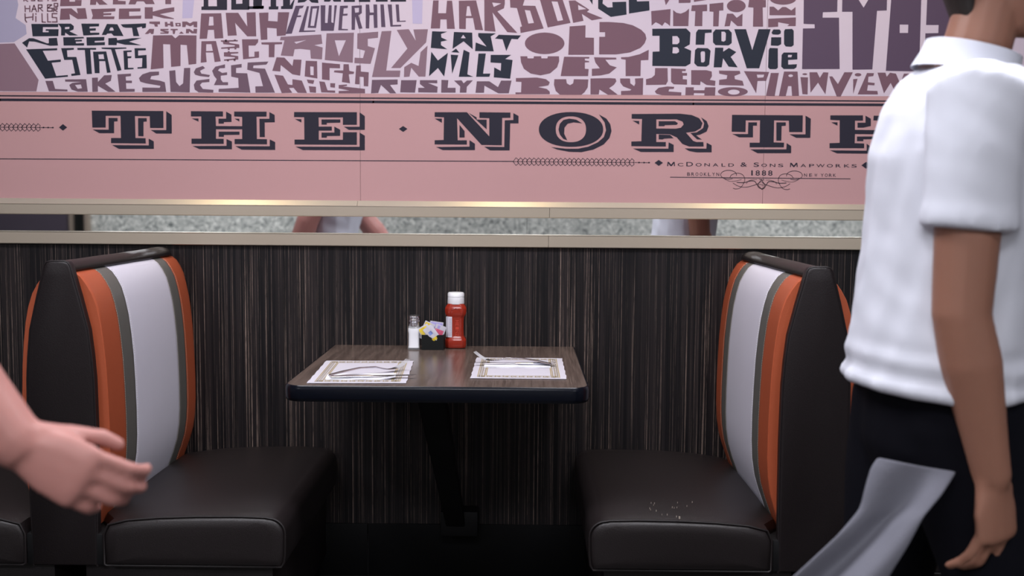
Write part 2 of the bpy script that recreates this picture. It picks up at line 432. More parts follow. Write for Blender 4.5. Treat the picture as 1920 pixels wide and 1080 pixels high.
word(W, 'plum', 'small plum lettering THOMASTON',
     ('A', '1075,155 1152,155 1152,175 1134,175 1137,192 1115,192 1110,175 1075,170;1186,158 1205,158 1205,170 1225,170 1225,155 1245,155 1250,192 1230,192 1226,182 1208,182 1208,192 1188,192;1262,165 1300,165 1302,190 1265,190|1275,173 1290,173 1290,182 1277,182;1312,155 1345,155 1368,168 1390,155 1420,155 1420,198 1395,195 1393,178 1370,190 1340,178 1335,195 1312,195'),
     ('A', '1042,245 1075,208 1110,208 1105,245 1088,245 1082,235 1065,245;1155,208 1215,208 1212,218 1180,218 1217,226 1212,243 1153,243 1155,235 1187,233 1155,222;1228,208 1280,208 1280,218 1264,218 1258,245 1245,245 1242,218 1228,218;1288,243 1305,225 1325,243;1340,208 1365,208 1392,226 1394,208 1420,208 1417,242 1380,240 1362,226 1360,240 1338,240'))
word(W, 'plum', 'large plum lettering MANHASSET',
     ('A', '1102,255 1238,253 1262,276 1290,253 1415,255 1413,460 1358,466 1345,325 1300,322 1300,475 1232,482 1225,320 1175,318 1178,490 1085,500'),
     ('A', '1448,97 1593,95 1608,275 1545,278 1540,215 1498,215 1490,278 1437,280|1508,120 1535,120 1538,183 1502,185;1625,92 1715,92 1780,190 1775,90 1840,88 1845,262 1780,262 1693,165 1705,255 1640,258'),
     ('B', '22,92 90,90 88,150 155,155 158,88 240,88 213,255 150,260 148,205 80,200 82,285 35,288'),
     ('A', '1450,297 1555,295 1590,442 1545,447 1535,378 1482,378 1488,447 1445,452|1485,318 1522,318 1532,366 1484,368'),
     ('A', '1590,290 1712,288 1712,298 1650,300 1650,308 1722,320 1724,345 1592,352 1592,342 1690,334 1690,326 1608,318 1605,302 1590,300;1620,284 1634,284 1634,300 1620,300;1684,284 1698,284 1698,292 1684,292;1640,348 1654,348 1654,360 1640,360;1688,345 1702,345 1702,356 1688,356;1612,376 1716,374 1716,384 1662,388 1662,396 1715,404 1716,428 1614,438 1612,428 1690,420 1690,412 1612,406;1640,368 1654,368 1654,378 1640,378;1634,430 1648,430 1648,442 1634,442;1682,425 1696,425 1696,440 1682,440'),
     ('A', '1742,283 1860,282 1858,305 1838,328 1790,328 1792,410 1832,408 1832,372 1865,370 1865,415 1750,427'),
     ('B', '38,305 188,303 188,318 135,320 132,412 92,412 92,322 40,320'))
word(W, 'ink', 'dark slab lettering cut off by the top of the frame',
     ('A', '1450,72 1450,48 1466,46 1466,-60 1590,-60 1635,-30 1635,72|1500,-40 1560,-40 1562,45 1500,45;1665,-60 1700,-60 1700,28 1745,26 1745,-60 1795,-60 1795,70 1665,70;1820,62 1820,45 1840,45 1840,-60 1890,-60 1885,40 1900,42 1900,60'),
     ('B', '-60,65 -60,45 -20,45 -20,-60 30,-60 30,45 55,45 52,65;92,68 92,48 105,46 105,-60 145,-60 145,45 162,46 160,68;180,65 180,45 195,43 195,-60 245,-60 245,40 270,0 278,0 262,65'),
     ('B', '300,20 310,-60 440,-60 450,22 400,18 375,-5 350,15;490,-10 520,-60 560,-60 612,0 612,12 560,12 548,-8 530,12 490,12;632,14 632,-60 712,-60 712,14;740,14 740,-60 822,-60 822,14;862,12 862,-60 948,-60 948,12;968,12 968,-60 1080,-60 1080,12'))
word(W, 'plumd', 'narrow dark plum lettering FLOWER HILL',
     ('B', '285,42 345,40 335,58 314,62 300,112 325,110 325,122 295,124 258,242 213,245;366,45 382,45 345,220 428,219 426,228 308,232;395,45 457,42 432,202 372,200|408,62 440,60 418,186 392,186;465,38 500,38 497,165 515,165 525,38 545,38 542,160 557,165 565,38 583,38 560,222 467,222;605,42 662,40 660,58 632,60 628,100 660,98 658,112 624,114 618,207 662,210 662,218 592,218;688,42 762,38 762,95 738,110 767,205 740,208 715,120 712,215 688,215|710,58 742,56 740,88 714,92;790,32 815,32 820,90 848,90 845,32 872,32 875,200 850,202 845,108 818,110 815,205 790,205;895,32 920,32 932,195 902,195;948,32 978,32 985,180 1045,178 1045,190 968,192;1005,32 1028,32 1035,150 1078,148 1078,156 1014,158'))
word(W, 'plum', 'large tilting plum lettering HARBOR',
     ('B', '1275,3 1315,3 1312,95 1368,95 1375,5 1412,5 1432,208 1375,208 1372,140 1328,140 1325,205 1258,205;1460,5 1585,3 1635,218 1578,215 1562,130 1512,130 1510,210 1463,208|1520,45 1537,45 1552,115 1512,115;1643,-60 1790,-60 1792,25 1785,60 1738,82 1882,237 1810,232 1703,90 1725,228 1645,222|1700,18 1765,25 1712,50'),
     ('C', '-22,-40 90,-40 90,0 78,40 168,42 228,205 62,238 58,195 72,190 35,58 -12,55 -15,0|92,72 130,76 158,165 118,170;185,-60 345,-60 422,165 257,198|285,10 328,12 368,145 328,152;408,5 455,3 557,70 540,85 655,132 575,147 503,100 515,150 440,165|476,35 535,65 478,72'))
word(W, 'navy', 'navy lettering at the frame top beside HARBOR',
     ('C', '520,-60 580,-60 580,34;620,-60 660,-60 652,25 690,54 724,52 722,15 822,12 825,105 712,122 620,62;840,-60 890,-60 900,10 988,8 990,75 842,98'))
word(W, 'plum', 'plum lettering MUTTONTOWN',
     ('C', '1002,80 1142,65 1138,188 1120,172 1100,160 1082,187 1060,172 1035,160 1005,185;1160,72 1185,92 1215,98 1248,85 1275,62 1270,188 1160,188;1295,38 1405,32 1405,80 1372,82 1370,188 1315,188 1320,80 1290,80;1422,28 1522,18 1522,75 1492,77 1487,190 1448,190 1450,85 1422,83;1530,190 1548,98 1590,98 1618,128 1660,98 1658,188 1622,188 1578,148 1568,188;1715,-60 1800,-60 1810,0 1828,0 1828,52 1805,54 1808,192 1735,192 1738,55 1700,52'),
     ('D', '88,48 118,48 150,75 180,50 205,50 245,75 275,50 275,110 88,110;78,135 278,125 276,188 215,188 230,175 150,160 150,192 78,197'),
     ('C', '1082,-60 1170,-60 1108,38;1200,22 1200,-60 1290,-60 1285,20;1310,14 1310,-60 1400,-60 1400,0'),
     ells=[ell('C', 1615, 43, 68, 45), ell('D', 185, -8, 95, 42)])
word(W, 'plum', 'rounded plum lettering OLD WESTBURY',
     ('C', '415,190 530,182 528,270 590,272 590,395 405,395;630,158 700,158 800,165 870,182 930,214 960,245 968,278 955,312 925,345 850,378 750,392 627,392 628,265 670,265 670,232 630,232'),
     ('C', '60,405 110,405 112,420 155,420 158,405 210,405 212,420 255,420 258,405 338,405 340,440 325,485 275,528 205,543 135,530 85,495 65,450;375,408 558,410 555,422 525,422 525,435 555,440 555,448 525,450 525,495 552,497 548,548 350,548;590,412 750,415 752,428 672,430 705,470 755,485 700,530 640,543 575,547 575,495 632,492 600,450;785,412 840,410 920,390 985,358 982,432 928,435 925,548 818,548 818,430 785,425'),
     ('C', '28,562 180,558 245,570 272,592 262,615 190,627 250,640 272,660 272,678 25,678 25,665 65,665 68,590 28,588;305,570 390,570 395,600 418,613 440,600 445,570 550,572 545,630 522,665 500,682 345,682 315,655 302,610;565,565 700,562 745,565 752,585 735,610 700,635 762,682 690,682 630,645 625,680 565,680;778,565 850,565 852,600 880,620 888,600 885,565 945,562 942,683 785,683 785,655 850,652 860,645 800,622 780,595'),
     ells=[ell('C', 235, 312, 143, 78)])
word(W, 'mauve', 'large mauve lettering ROSLYN',
     ('B', '178,265 470,248 478,315 420,325 480,342 475,428 395,422 390,360 320,352 278,355 268,405 178,400 205,290 172,290|275,302 362,288 290,315;508,240 705,235 697,452 495,432|567,290 647,290 597,405;730,240 880,228 878,272 805,280 805,332 857,347 825,460 708,455 710,415 770,418 785,365 728,350;905,225 975,222 938,508 1040,508 1035,555 835,555;1013,215 1100,210 1150,292 1133,212 1238,210 1225,305 1040,490 972,490 1090,350;1067,483 1118,452 1170,475 1185,375 1235,328 1220,552 1172,552 1118,488 1105,552 1065,555'))
word(W, 'plum', 'plum lettering NORTH HILLS',
     ('B', '148,412 205,415 262,475 270,428 328,430 318,545 262,535 178,468 175,515 117,510;358,437 440,440 442,565 350,550|390,478 415,480 415,542 392,540;475,450 605,462 605,492 530,490 530,578 475,572;630,462 668,462 672,510 707,517 703,532 668,535 677,600 618,590 625,528 560,520 565,507 628,507;722,472 755,470 755,515 812,520 808,622 776,620 775,555 745,552 745,608 712,605'),
     ('B', '132,537 195,545 230,608 262,612 262,570 330,580 367,670 300,668 270,632 238,634 262,668 185,670;365,572 420,578 412,605 375,598;380,620 432,625 432,668 388,665;455,585 495,590 515,650 570,652 570,668 470,665;535,598 570,600 568,632 535,628;595,612 655,608 655,618 627,622 785,640 785,672 595,672 595,655 672,652 595,637'))
word(W, 'plumv', 'dark plum lettering ROSLYN below the big one',
     ('B', '835,575 1020,572 1020,608 965,612 1010,672 965,672 900,612 880,670 828,672;1045,577 1157,577 1145,667 1038,665;1180,577 1305,577 1305,600 1240,598 1308,625 1305,667 1168,665 1168,632 1215,632 1180,605;1335,575 1385,577 1380,632 1437,632 1437,667 1333,667;1425,580 1480,578 1495,600 1518,580 1562,578 1518,625 1515,667 1467,667 1470,622;1590,585 1680,585 1742,627 1765,580 1840,580 1820,672 1745,672 1645,617 1642,668 1580,668'))
word(W, 'navy', 'navy lettering EAST HILLS',
     ('B', '1268,225 1378,228 1332,245 1335,270 1378,290 1332,300 1332,325 1378,355 1258,345;1425,230 1557,235 1560,355 1495,298 1415,352|1492,250 1510,275 1475,275;1600,238 1728,240 1690,262 1712,370 1577,368 1582,305 1660,335 1600,262;1748,250 1908,255 1885,283 1840,280 1802,368 1775,283 1720,278'),
     ('B', '1262,372 1310,435 1382,380 1355,552 1310,490 1245,550;1440,350 1465,380 1405,375;1402,393 1457,397 1412,532;1495,358 1538,378 1522,535 1565,553 1460,553;1602,385 1655,385 1635,530 1688,530 1680,553 1585,553;1690,395 1838,395 1795,425 1848,432 1830,567 1712,557 1715,485 1762,510 1765,455 1688,450'))
word(W, 'navy', 'bold navy slab lettering BROOKVILLE',
     ('C', '1010,207 1255,205 1285,235 1280,320 1240,343 1290,365 1285,458 1250,478 1010,475 1012,372 1062,370 1062,258 1010,258|1155,260 1190,260 1205,280 1205,305 1190,318 1155,318|1158,340 1190,340 1202,355 1202,375 1185,385 1155,383;1340,212 1438,212 1438,235 1390,238 1385,322 1322,322 1325,235;1465,212 1560,212 1582,235 1582,310 1560,327 1465,325 1447,305 1447,235|1508,228 1530,228 1540,240 1538,290 1525,300 1508,295;1335,345 1410,347 1430,365 1420,465 1400,480 1335,478 1312,455 1318,360|1365,370 1385,370 1390,380 1388,440 1378,450 1362,448 1358,380;1462,343 1522,343 1520,372 1562,345 1615,375 1575,410 1625,485 1560,480 1520,420 1510,485 1452,485;1600,210 1685,210 1730,360 1775,210 1862,210 1780,492 1690,492'),
     ('D', '115,212 160,212 170,225 168,242 150,250 110,248 102,235;100,268 172,268 172,318 150,330 97,328;200,210 250,208 262,222 262,325 245,337 205,335 192,318 192,225;90,345 148,347 148,488 135,498 90,498 77,485 82,360;190,378 288,378 288,428 222,432 222,465 285,462 282,485 265,497 190,497 172,480 175,395|222,395 250,395 245,412 220,412'))
word(W, 'plum', 'plum lettering JERICHO',
     ('C', '1030,490 1120,490 1122,585 1108,610 965,612 965,570 1005,560 1028,540;1145,492 1252,497 1250,512 1225,512 1225,525 1260,525 1260,545 1230,545 1230,570 1260,572 1260,610 1165,607 1145,590;1290,505 1400,505 1438,515 1440,548 1425,575 1465,582 1462,618 1400,612 1358,585 1355,612 1290,610;1490,508 1640,510 1645,530 1602,547 1605,570 1660,582 1670,617 1490,612 1492,575 1545,568 1550,542 1492,530'),
     ('C', '1028,658 1055,632 1120,622 1168,625 1165,640 1132,642 1127,658 1220,665 1218,688 1080,685 1040,675;1250,628 1310,628 1308,650 1385,650 1390,628 1465,628 1462,688 1385,688 1385,672 1310,670 1308,685 1248,685'),
     ells=[ell('C', 1590, 660, 108, 33, hole=(1597, 663, 42, 18))])
word(W, 'plum', 'plum lettering PLAINVIEW with slanting strokes',
     ('C', '1670,512 1852,518 1830,582 1768,583 1758,672|1762,537 1815,537 1810,557 1768,560'),
     ('D', '97,525 155,525 125,692 62,690;192,515 290,515 300,690 250,690 245,620 222,620 205,692 155,692|222,545 230,553 240,555 252,552 258,545 252,538 240,535 228,538;310,555 365,557 362,680 325,678;375,520 430,520 450,560 475,520 512,522 490,680 437,595 383,668;518,550 540,550 580,605 627,520 688,520 600,695 572,695 530,590;690,570 722,567 690,678;790,525 840,527 835,548 800,552 797,592 845,597 843,615 797,612 790,652 865,655 868,680 722,680;865,523 922,523 932,552 955,523 998,530 1030,605 1055,530 1095,530 1045,698 1010,698 960,597 912,672'),
     ells=[ell('D', 342, 534, 18, 7, 14), ell('D', 725, 538, 24, 12, 16)])
word(W, 'plumd', 'very large dark plum letters at the upper right',
     ('D', '335,-60 578,-60 575,85 472,88 470,127 588,127 593,497 322,498 328,205 413,203 412,175 333,172;612,-60 690,-60 730,0 765,55 798,0 835,-60 935,-60 932,75 862,78 828,500 685,502 685,85 610,85;968,-60 1182,-60 1165,515 925,510|1025,177 1087,177 1085,237 1025,237;1225,-60 1500,-60 1500,500 1200,512 1210,240 1303,238 1305,180 1215,180'))
word(W, 'plum', 'plum lettering SYOSSET half hidden by the passing person',
     ('D', '1130,527 1260,540 1250,560 1120,550;1115,565 1230,575 1190,600 1108,592;1100,612 1180,605 1150,692 1085,690;1270,610 1400,600 1370,695 1240,695;1440,600 1560,600 1540,695 1420,695;1600,605 1760,605 1740,695 1590,695;1790,600 1920,610 1850,697 1800,697'))
word(W, 'plumv', 'plum lettering LAKE SUCCESS',
     ('A', '326,582 380,582 397,640 485,645 487,658 352,657;468,572 620,570 632,660 560,660 515,645 498,612 520,597 585,590 470,588|540,612 582,608 590,635 560,640;662,560 705,558 705,590 750,542 805,540 798,582 758,602 832,660 780,662 705,618 705,660 665,662;845,535 943,530 943,548 905,552 907,580 950,580 950,598 907,598 910,640 970,640 970,660 860,662'),
     ('A', '1145,515 1145,540 1090,548 1082,570 1150,580 1187,592 1197,662 1025,662 1025,630 1150,632 1155,618 1050,600 1010,588 1000,562 1025,535 1080,517;1218,510 1262,505 1268,590 1292,620 1318,600 1325,490 1370,488 1366,665 1228,662;1395,520 1410,492 1460,475 1477,490 1440,510 1450,530 1512,540 1505,555 1440,548 1405,538;1508,568 1508,590 1455,595 1440,612 1460,640 1537,647 1535,667 1430,665 1402,645 1395,610 1415,580;1620,463 1620,490 1582,492 1570,507 1600,525 1635,520 1635,540 1590,545 1590,572 1605,592 1642,592 1642,613 1540,613 1560,570 1540,545 1527,510 1550,480;1663,470 1740,460 1740,485 1700,490 1700,525 1780,528 1803,667 1573,662 1575,640 1718,632 1715,562 1665,552;1783,450 1933,443 1918,465 1825,472 1822,490 1908,494 1980,667 1840,667 1838,622 1893,620 1868,525 1780,502'))
TT = 'title_letter'
word(TT, 'ink', 'T of THE, solid slab letter with drop shade',
     ('E', '82,85 1003,90 1005,308 832,308 828,157 638,155 645,437 775,440 778,508 330,503 330,437 458,437 452,152 262,152 262,302 90,302;95,328 300,330 298,178 415,180 415,222 370,225 370,375 180,375;678,180 790,182 790,225 748,228 748,415 680,413;1040,92 1110,140 1112,380 912,380 840,335 1040,335;343,528 815,532 815,445 880,480 882,577 432,577'))
word(TT, 'ink', None,
     ('E', '1357,92 1770,95 1770,160 1675,162 1680,283 2016,285 2016,165 1913,160 1913,97 2331,98 2329,162 2201,163 2206,450 2336,452 2336,518 1919,515 1919,450 2016,450 2016,325 1680,325 1680,447 1778,447 1780,512 1365,512 1365,445 1492,445 1490,160 1357,160;1367,185 1455,185 1455,227;1810,98 1878,135 1880,230 1782,232 1780,252 1712,252 1712,188 1810,188;1715,355 1982,355 1982,395 1782,398 1780,422 1715,422;1815,450 1885,482 1885,582 1468,580 1378,540 1815,538;1919,188 1981,190 1980,225;2366,103 2434,140 2436,235 2306,237 2308,425 2242,425 2238,190 2366,190;2371,455 2441,490 2441,590 2010,587 1928,542 2371,543'))
word(TT, 'ink', None,
     ('G', '832,103 1640,105 1640,267 1460,267 1460,173 1148,173 1150,290 1318,290 1318,342 1150,342 1150,460 1460,460 1460,363 1640,363 1640,525 838,520 838,457 965,457 962,170 832,168;845,193 927,195 927,240;1185,198 1427,198 1427,240 1253,243 1253,265 1185,265;1185,367 1350,367 1350,290 1425,330 1425,410 1255,412 1253,433 1185,433;1675,108 1742,155 1742,332 1538,333 1470,292 1675,292;1675,367 1742,407 1742,595 945,592 850,548 1675,550'))
word(TT, 'ink', None,
     ('H', '418,125 605,125 735,265 735,160 678,158 678,125 858,127 858,157 810,158 808,317 690,315 548,160 552,288 605,288 605,313 418,312 418,288 470,286 472,155 418,152;418,162 460,162 460,187;614,128 662,155 662,168 720,168 720,225;562,198 592,235 592,272 562,272;875,130 905,147 905,190 857,190 853,347 740,347 705,325 822,327 825,172 875,170;620,287 652,308 652,345 465,345 425,327 620,325'))
word(TT, 'ink', None,
     ('H', '1372,138 1415,162 1438,195 1445,235 1433,275 1400,312 1340,342 1270,357 1200,355 1130,342 1095,328 1180,337 1250,337 1310,325 1365,300 1400,270 1413,230 1405,185;1275,190 1240,168 1200,162 1165,170 1145,192 1137,225 1145,255 1165,280 1188,288 1170,250 1172,215 1190,192 1225,184'),
     ells=[ell('H', 1210, 225, 187, 101, 40, 2.15, hole=(1209, 224, 88, 75, 2.3))])
word(TT, 'ink', None,
     ('I', '110,140 400,138 470,146 515,165 535,195 525,225 490,245 436,252 480,302 500,308 540,308 542,335 455,335 415,320 380,280 340,262 258,260 258,308 315,308 315,335 108,333 108,305 168,303 172,170 110,168|258,172 380,172 415,185 422,203 405,222 375,228 258,227;115,180 155,182 155,203;272,183 370,183 388,195 380,205 310,207 305,213 272,213;272,263 340,265 362,285 305,288 295,293 272,292;332,310 362,325 362,368 165,368 118,347 330,348;527,160 560,182 572,213 560,245 520,264 497,268 532,294 502,292 462,254 500,250 538,225 545,195;560,312 590,328 590,370 500,370 455,362 428,346 558,348'))
word(TT, 'ink', None,
     ('I', '712,145 1137,148 1135,248 1055,248 1053,180 965,178 962,310 1025,312 1023,340 818,340 818,312 878,312 880,178 795,178 793,248 710,246;715,260 808,260 810,190 862,190 862,210 838,210 838,280 755,280;978,190 1035,190 1035,210 1010,212 1008,300 978,300;1153,150 1185,168 1182,283 1097,283 1057,262 1153,262;1040,315 1067,332 1067,375 865,375 822,352 1038,352'))
word(TT, 'ink', None,
     ('I', '1302,148 1498,148 1498,180 1450,180 1450,235 1605,237 1605,180 1560,178 1562,150 1760,152 1760,182 1710,182 1710,318 1760,318 1760,348 1552,348 1552,318 1605,318 1605,262 1450,260 1448,315 1505,317 1505,345 1297,345 1297,315 1358,313 1358,178 1302,175;1308,190 1345,190 1345,210;1513,150 1545,168 1545,212 1500,222 1465,222 1465,192 1513,192;1462,275 1605,275 1605,290 1500,292 1500,303 1462,303;1520,318 1540,333 1540,378 1342,376 1300,358 1520,360'))
# rules, diamonds, wheat ears, maker's line
word('ruled_line', 'ink', None, strokes=[stroke('X', '-400,177 0,179.5 700,184 1300,187.4 1900,191 2300,193', 2.4)])
word('ruled_line', 'ink', None, strokes=[stroke('X', '-400,184 0,187 700,191 1300,194.6 1900,198 2300,200', 4.6)])
word('ruled_line', 'ink', None, strokes=[stroke('X', '-400,296 0,297.8 700,301.4 962,302.6', 1.5)])
word('diamond_mark', 'ink', None, ('X', '110.5,239 118,232.5 126,239 118,245'))
word('diamond_mark', 'ink', None, ('H', '210,222 235,205 260,222 235,240'))
word('diamond_mark', 'ink', None, ('H', '1695,419 1719,402 1744,419 1719,437'))
word('diamond_mark', 'ink', None, ('X', '1615,310 1624,303.5 1633,310 1624,316.5'))
def wheat(x0, x1, yc, tip, s0):
    st = []; n = int(round((x1-x0)/8.35)); sl = .0075
    for i in range(n):
        x = x0+i*8.35; y = yc+sl*(x-x0)
        for d in (-1, 1):
            st += stroke('X', '%f,%f %f,%f %f,%f %f,%f' % (x, y, x+5.5, y+d*7.2, x+10, y+d*3.4, x+8.35, y), 1.0)
    st += stroke('X', '%f,%f %f,%f' % (x0, yc, x1+tip, yc+sl*(x1+tip-x0)), 1.0)
    es = [ell('X', x1+tip*k, yc+sl*(x1+tip*k-x0), 1.9, 1.5, 8) for k in (.3, .65, 1.0)]
    o = word('wheat_ear_ornament', 'ink', None, ells=es, strokes=[st])
wheat(-68, 74, 238, 25, 0)
wheat(962, 1190, 303, 27, 0)
# small lettering from the built-in font
def glyph(ch):
    c = bpy.data.curves.new('t', 'FONT'); c.body = ch; c.size = 1; c.offset = .006; c.resolution_u = 4
    o = bpy.data.objects.new('t', c); COL.objects.link(o)
    dg = bpy.context.evaluated_depsgraph_get(); me = bpy.data.meshes.new_from_object(o.evaluated_get(dg))
    bm = bmesh.new(); bm.from_mesh(me); bmesh.ops.remove_doubles(bm, verts=bm.verts, dist=1e-5); bmesh.ops.triangulate(bm, faces=bm.faces); bm.to_mesh(me); bm.free()
    v = [tuple(q.co) for q in me.vertices]; f = [tuple(p.vertices) for p in me.polygons]
    bpy.data.objects.remove(o); bpy.data.curves.remove(c); bpy.data.meshes.remove(me)
    return v, f
GL = {}
def put(ch, fn, x0, x1, yt, yb):
    if ch == 'M' and ch not in GL:
        q = [(0, 0), (.13, 0), (.15, .62), (.43, 0), (.57, 0), (.85, .62), (.87, 0), (1, 0), (.95, 1), (.78, 1), (.5, .36), (.22, 1), (.05, 1)]
        vv = [Vector((x, 0, y)) for x, y in q]; v_, f_ = flat([[vv]]); GL[ch] = ([(p.x, p.z, 0) for p in v_], f_)
    if ch not in GL: GL[ch] = glyph(ch)
    v, f = GL[ch]
    ax, bx = min(p[0] for p in v), max(p[0] for p in v); ay, by = min(p[1] for p in v), max(p[1] for p in v)
    return [fn(x0+(p[0]-ax)/(bx-ax)*(x1-x0), yb+(p[1]-ay)/(by-ay)*(yt-yb)) for p in v], f
def line(name, label, items):
    ms = [put(ch, CR['J'], a, b, t+.0075*(a-100), bt+.0075*(a-100)) for ch, a, b, t, bt in items]
    o = kind(obj(name, join(*ms), M['ink'], MU), 'stuff'); o['label'] = label
sm = [(c, a, b, 79, 109) for c, a, b in (('C', 155, 208), ('O', 325, 382), ('N', 408, 460), ('A', 487, 540), ('L', 570, 608), ('D', 635, 688), ('O', 948, 1000), ('N', 1028, 1080), ('S', 1107, 1156), ('A', 1318, 1372), ('P', 1400, 1448), ('W', 1468, 1548), ('O', 1568, 1625), ('R', 1652, 1702), ('K', 1732, 1785), ('S', 1802, 1852))]
bg_ = [(c, a, b, 69, 109) for c, a, b in (('M', 55, 130), ('D', 237, 300), ('&', 750, 812), ('S', 875, 925), ('M', 1218, 1292))]
line('small_lettering', "maker's name in wide small capitals", sm+bg_)
def spread(s, x0, x1, t, b, wd):
    n = len(s); st = (x1-x0-wd)/(n-1)
    return [(c, x0+i*st, x0+i*st+wd, t, b) for i, c in enumerate(s) if c != ' ']
line('small_lettering', 'small capitals BROOKLYN', spread('BROOKLYN', 245, 548, 167, 199, 27))
line('small_lettering', 'small capitals NEW YORK', spread('NEW', 1352, 1478, 169, 199, 28)+spread('YORK', 1510, 1655, 169, 199, 28))
line('small_lettering', 'year 1888', [('1', 852, 866, 143, 192), ('8', 893, 933, 143, 192), ('8', 952, 992, 143, 192), ('8', 1012, 1053, 143, 192)])
def arc(cx, cy, rx, ry, a0, a1, n=22):
    return ' '.join('%f,%f' % (cx+rx*cos(R(a0+(a1-a0)*i/n)), cy-ry*sin(R(a0+(a1-a0)*i/n))) for i in range(n+1))
def spl(pts, n=6):
    P_ = [pts[0]]+pts+[pts[-1]]; out = []
    for i in range(1, len(P_)-2):
        for k in range(n):
            t = k/n; q = []
            for c in (0, 1):
                p0, p1, p2, p3 = (P_[i+j][c] for j in (-1, 0, 1, 2))
                q.append(.5*(2*p1+(p2-p0)*t+(2*p0-5*p1+4*p2-p3)*t*t+(3*p1-p0-3*p2+p3)*t**3))
            out.append(q)
    out.append(pts[-1]); return ' '.join('%f,%f' % (a, b) for a, b in out)
sw = [stroke('J', '85,213 1790,229', 1.3)]
for mir in (0, 1):
    def mm(s):
        if not mir: return s
        return ' '.join('%f,%f' % (1898-float(t.split(',')[0]), float(t.split(',')[1])+6) for t in s.split())
    sw.append(stroke('J', mm(arc(637, 190, 75, 42, -10, 300)), 1.0))
    for q, wd in (([(600, 232), (650, 252), (700, 250), (760, 235)], .7), ([(650, 215), (668, 190), (720, 175), (770, 190), (790, 230), (780, 270), (750, 312), (710, 325), (680, 318)], .95),
              ([(680, 270), (730, 298), (800, 308), (870, 292), (920, 270), (949, 232)], .95), ([(715, 262), (780, 265), (830, 252), (880, 250), (905, 282), (925, 312), (949, 322)], 1.3),
              ([(805, 275), (825, 250), (870, 236), (905, 236)], .7), ([(915, 278), (925, 300), (949, 322)], .8), ([(915, 278), (949, 250)], .8), ([(915, 282), (949, 282)], .7), ([(925, 232), (949, 236)], .9)):
        sw.append(stroke('J', mm(spl([tuple(p) for p in q])), wd))
word('scroll_ornament', 'ink', 'fine looping scroll under the year', strokes=sw)

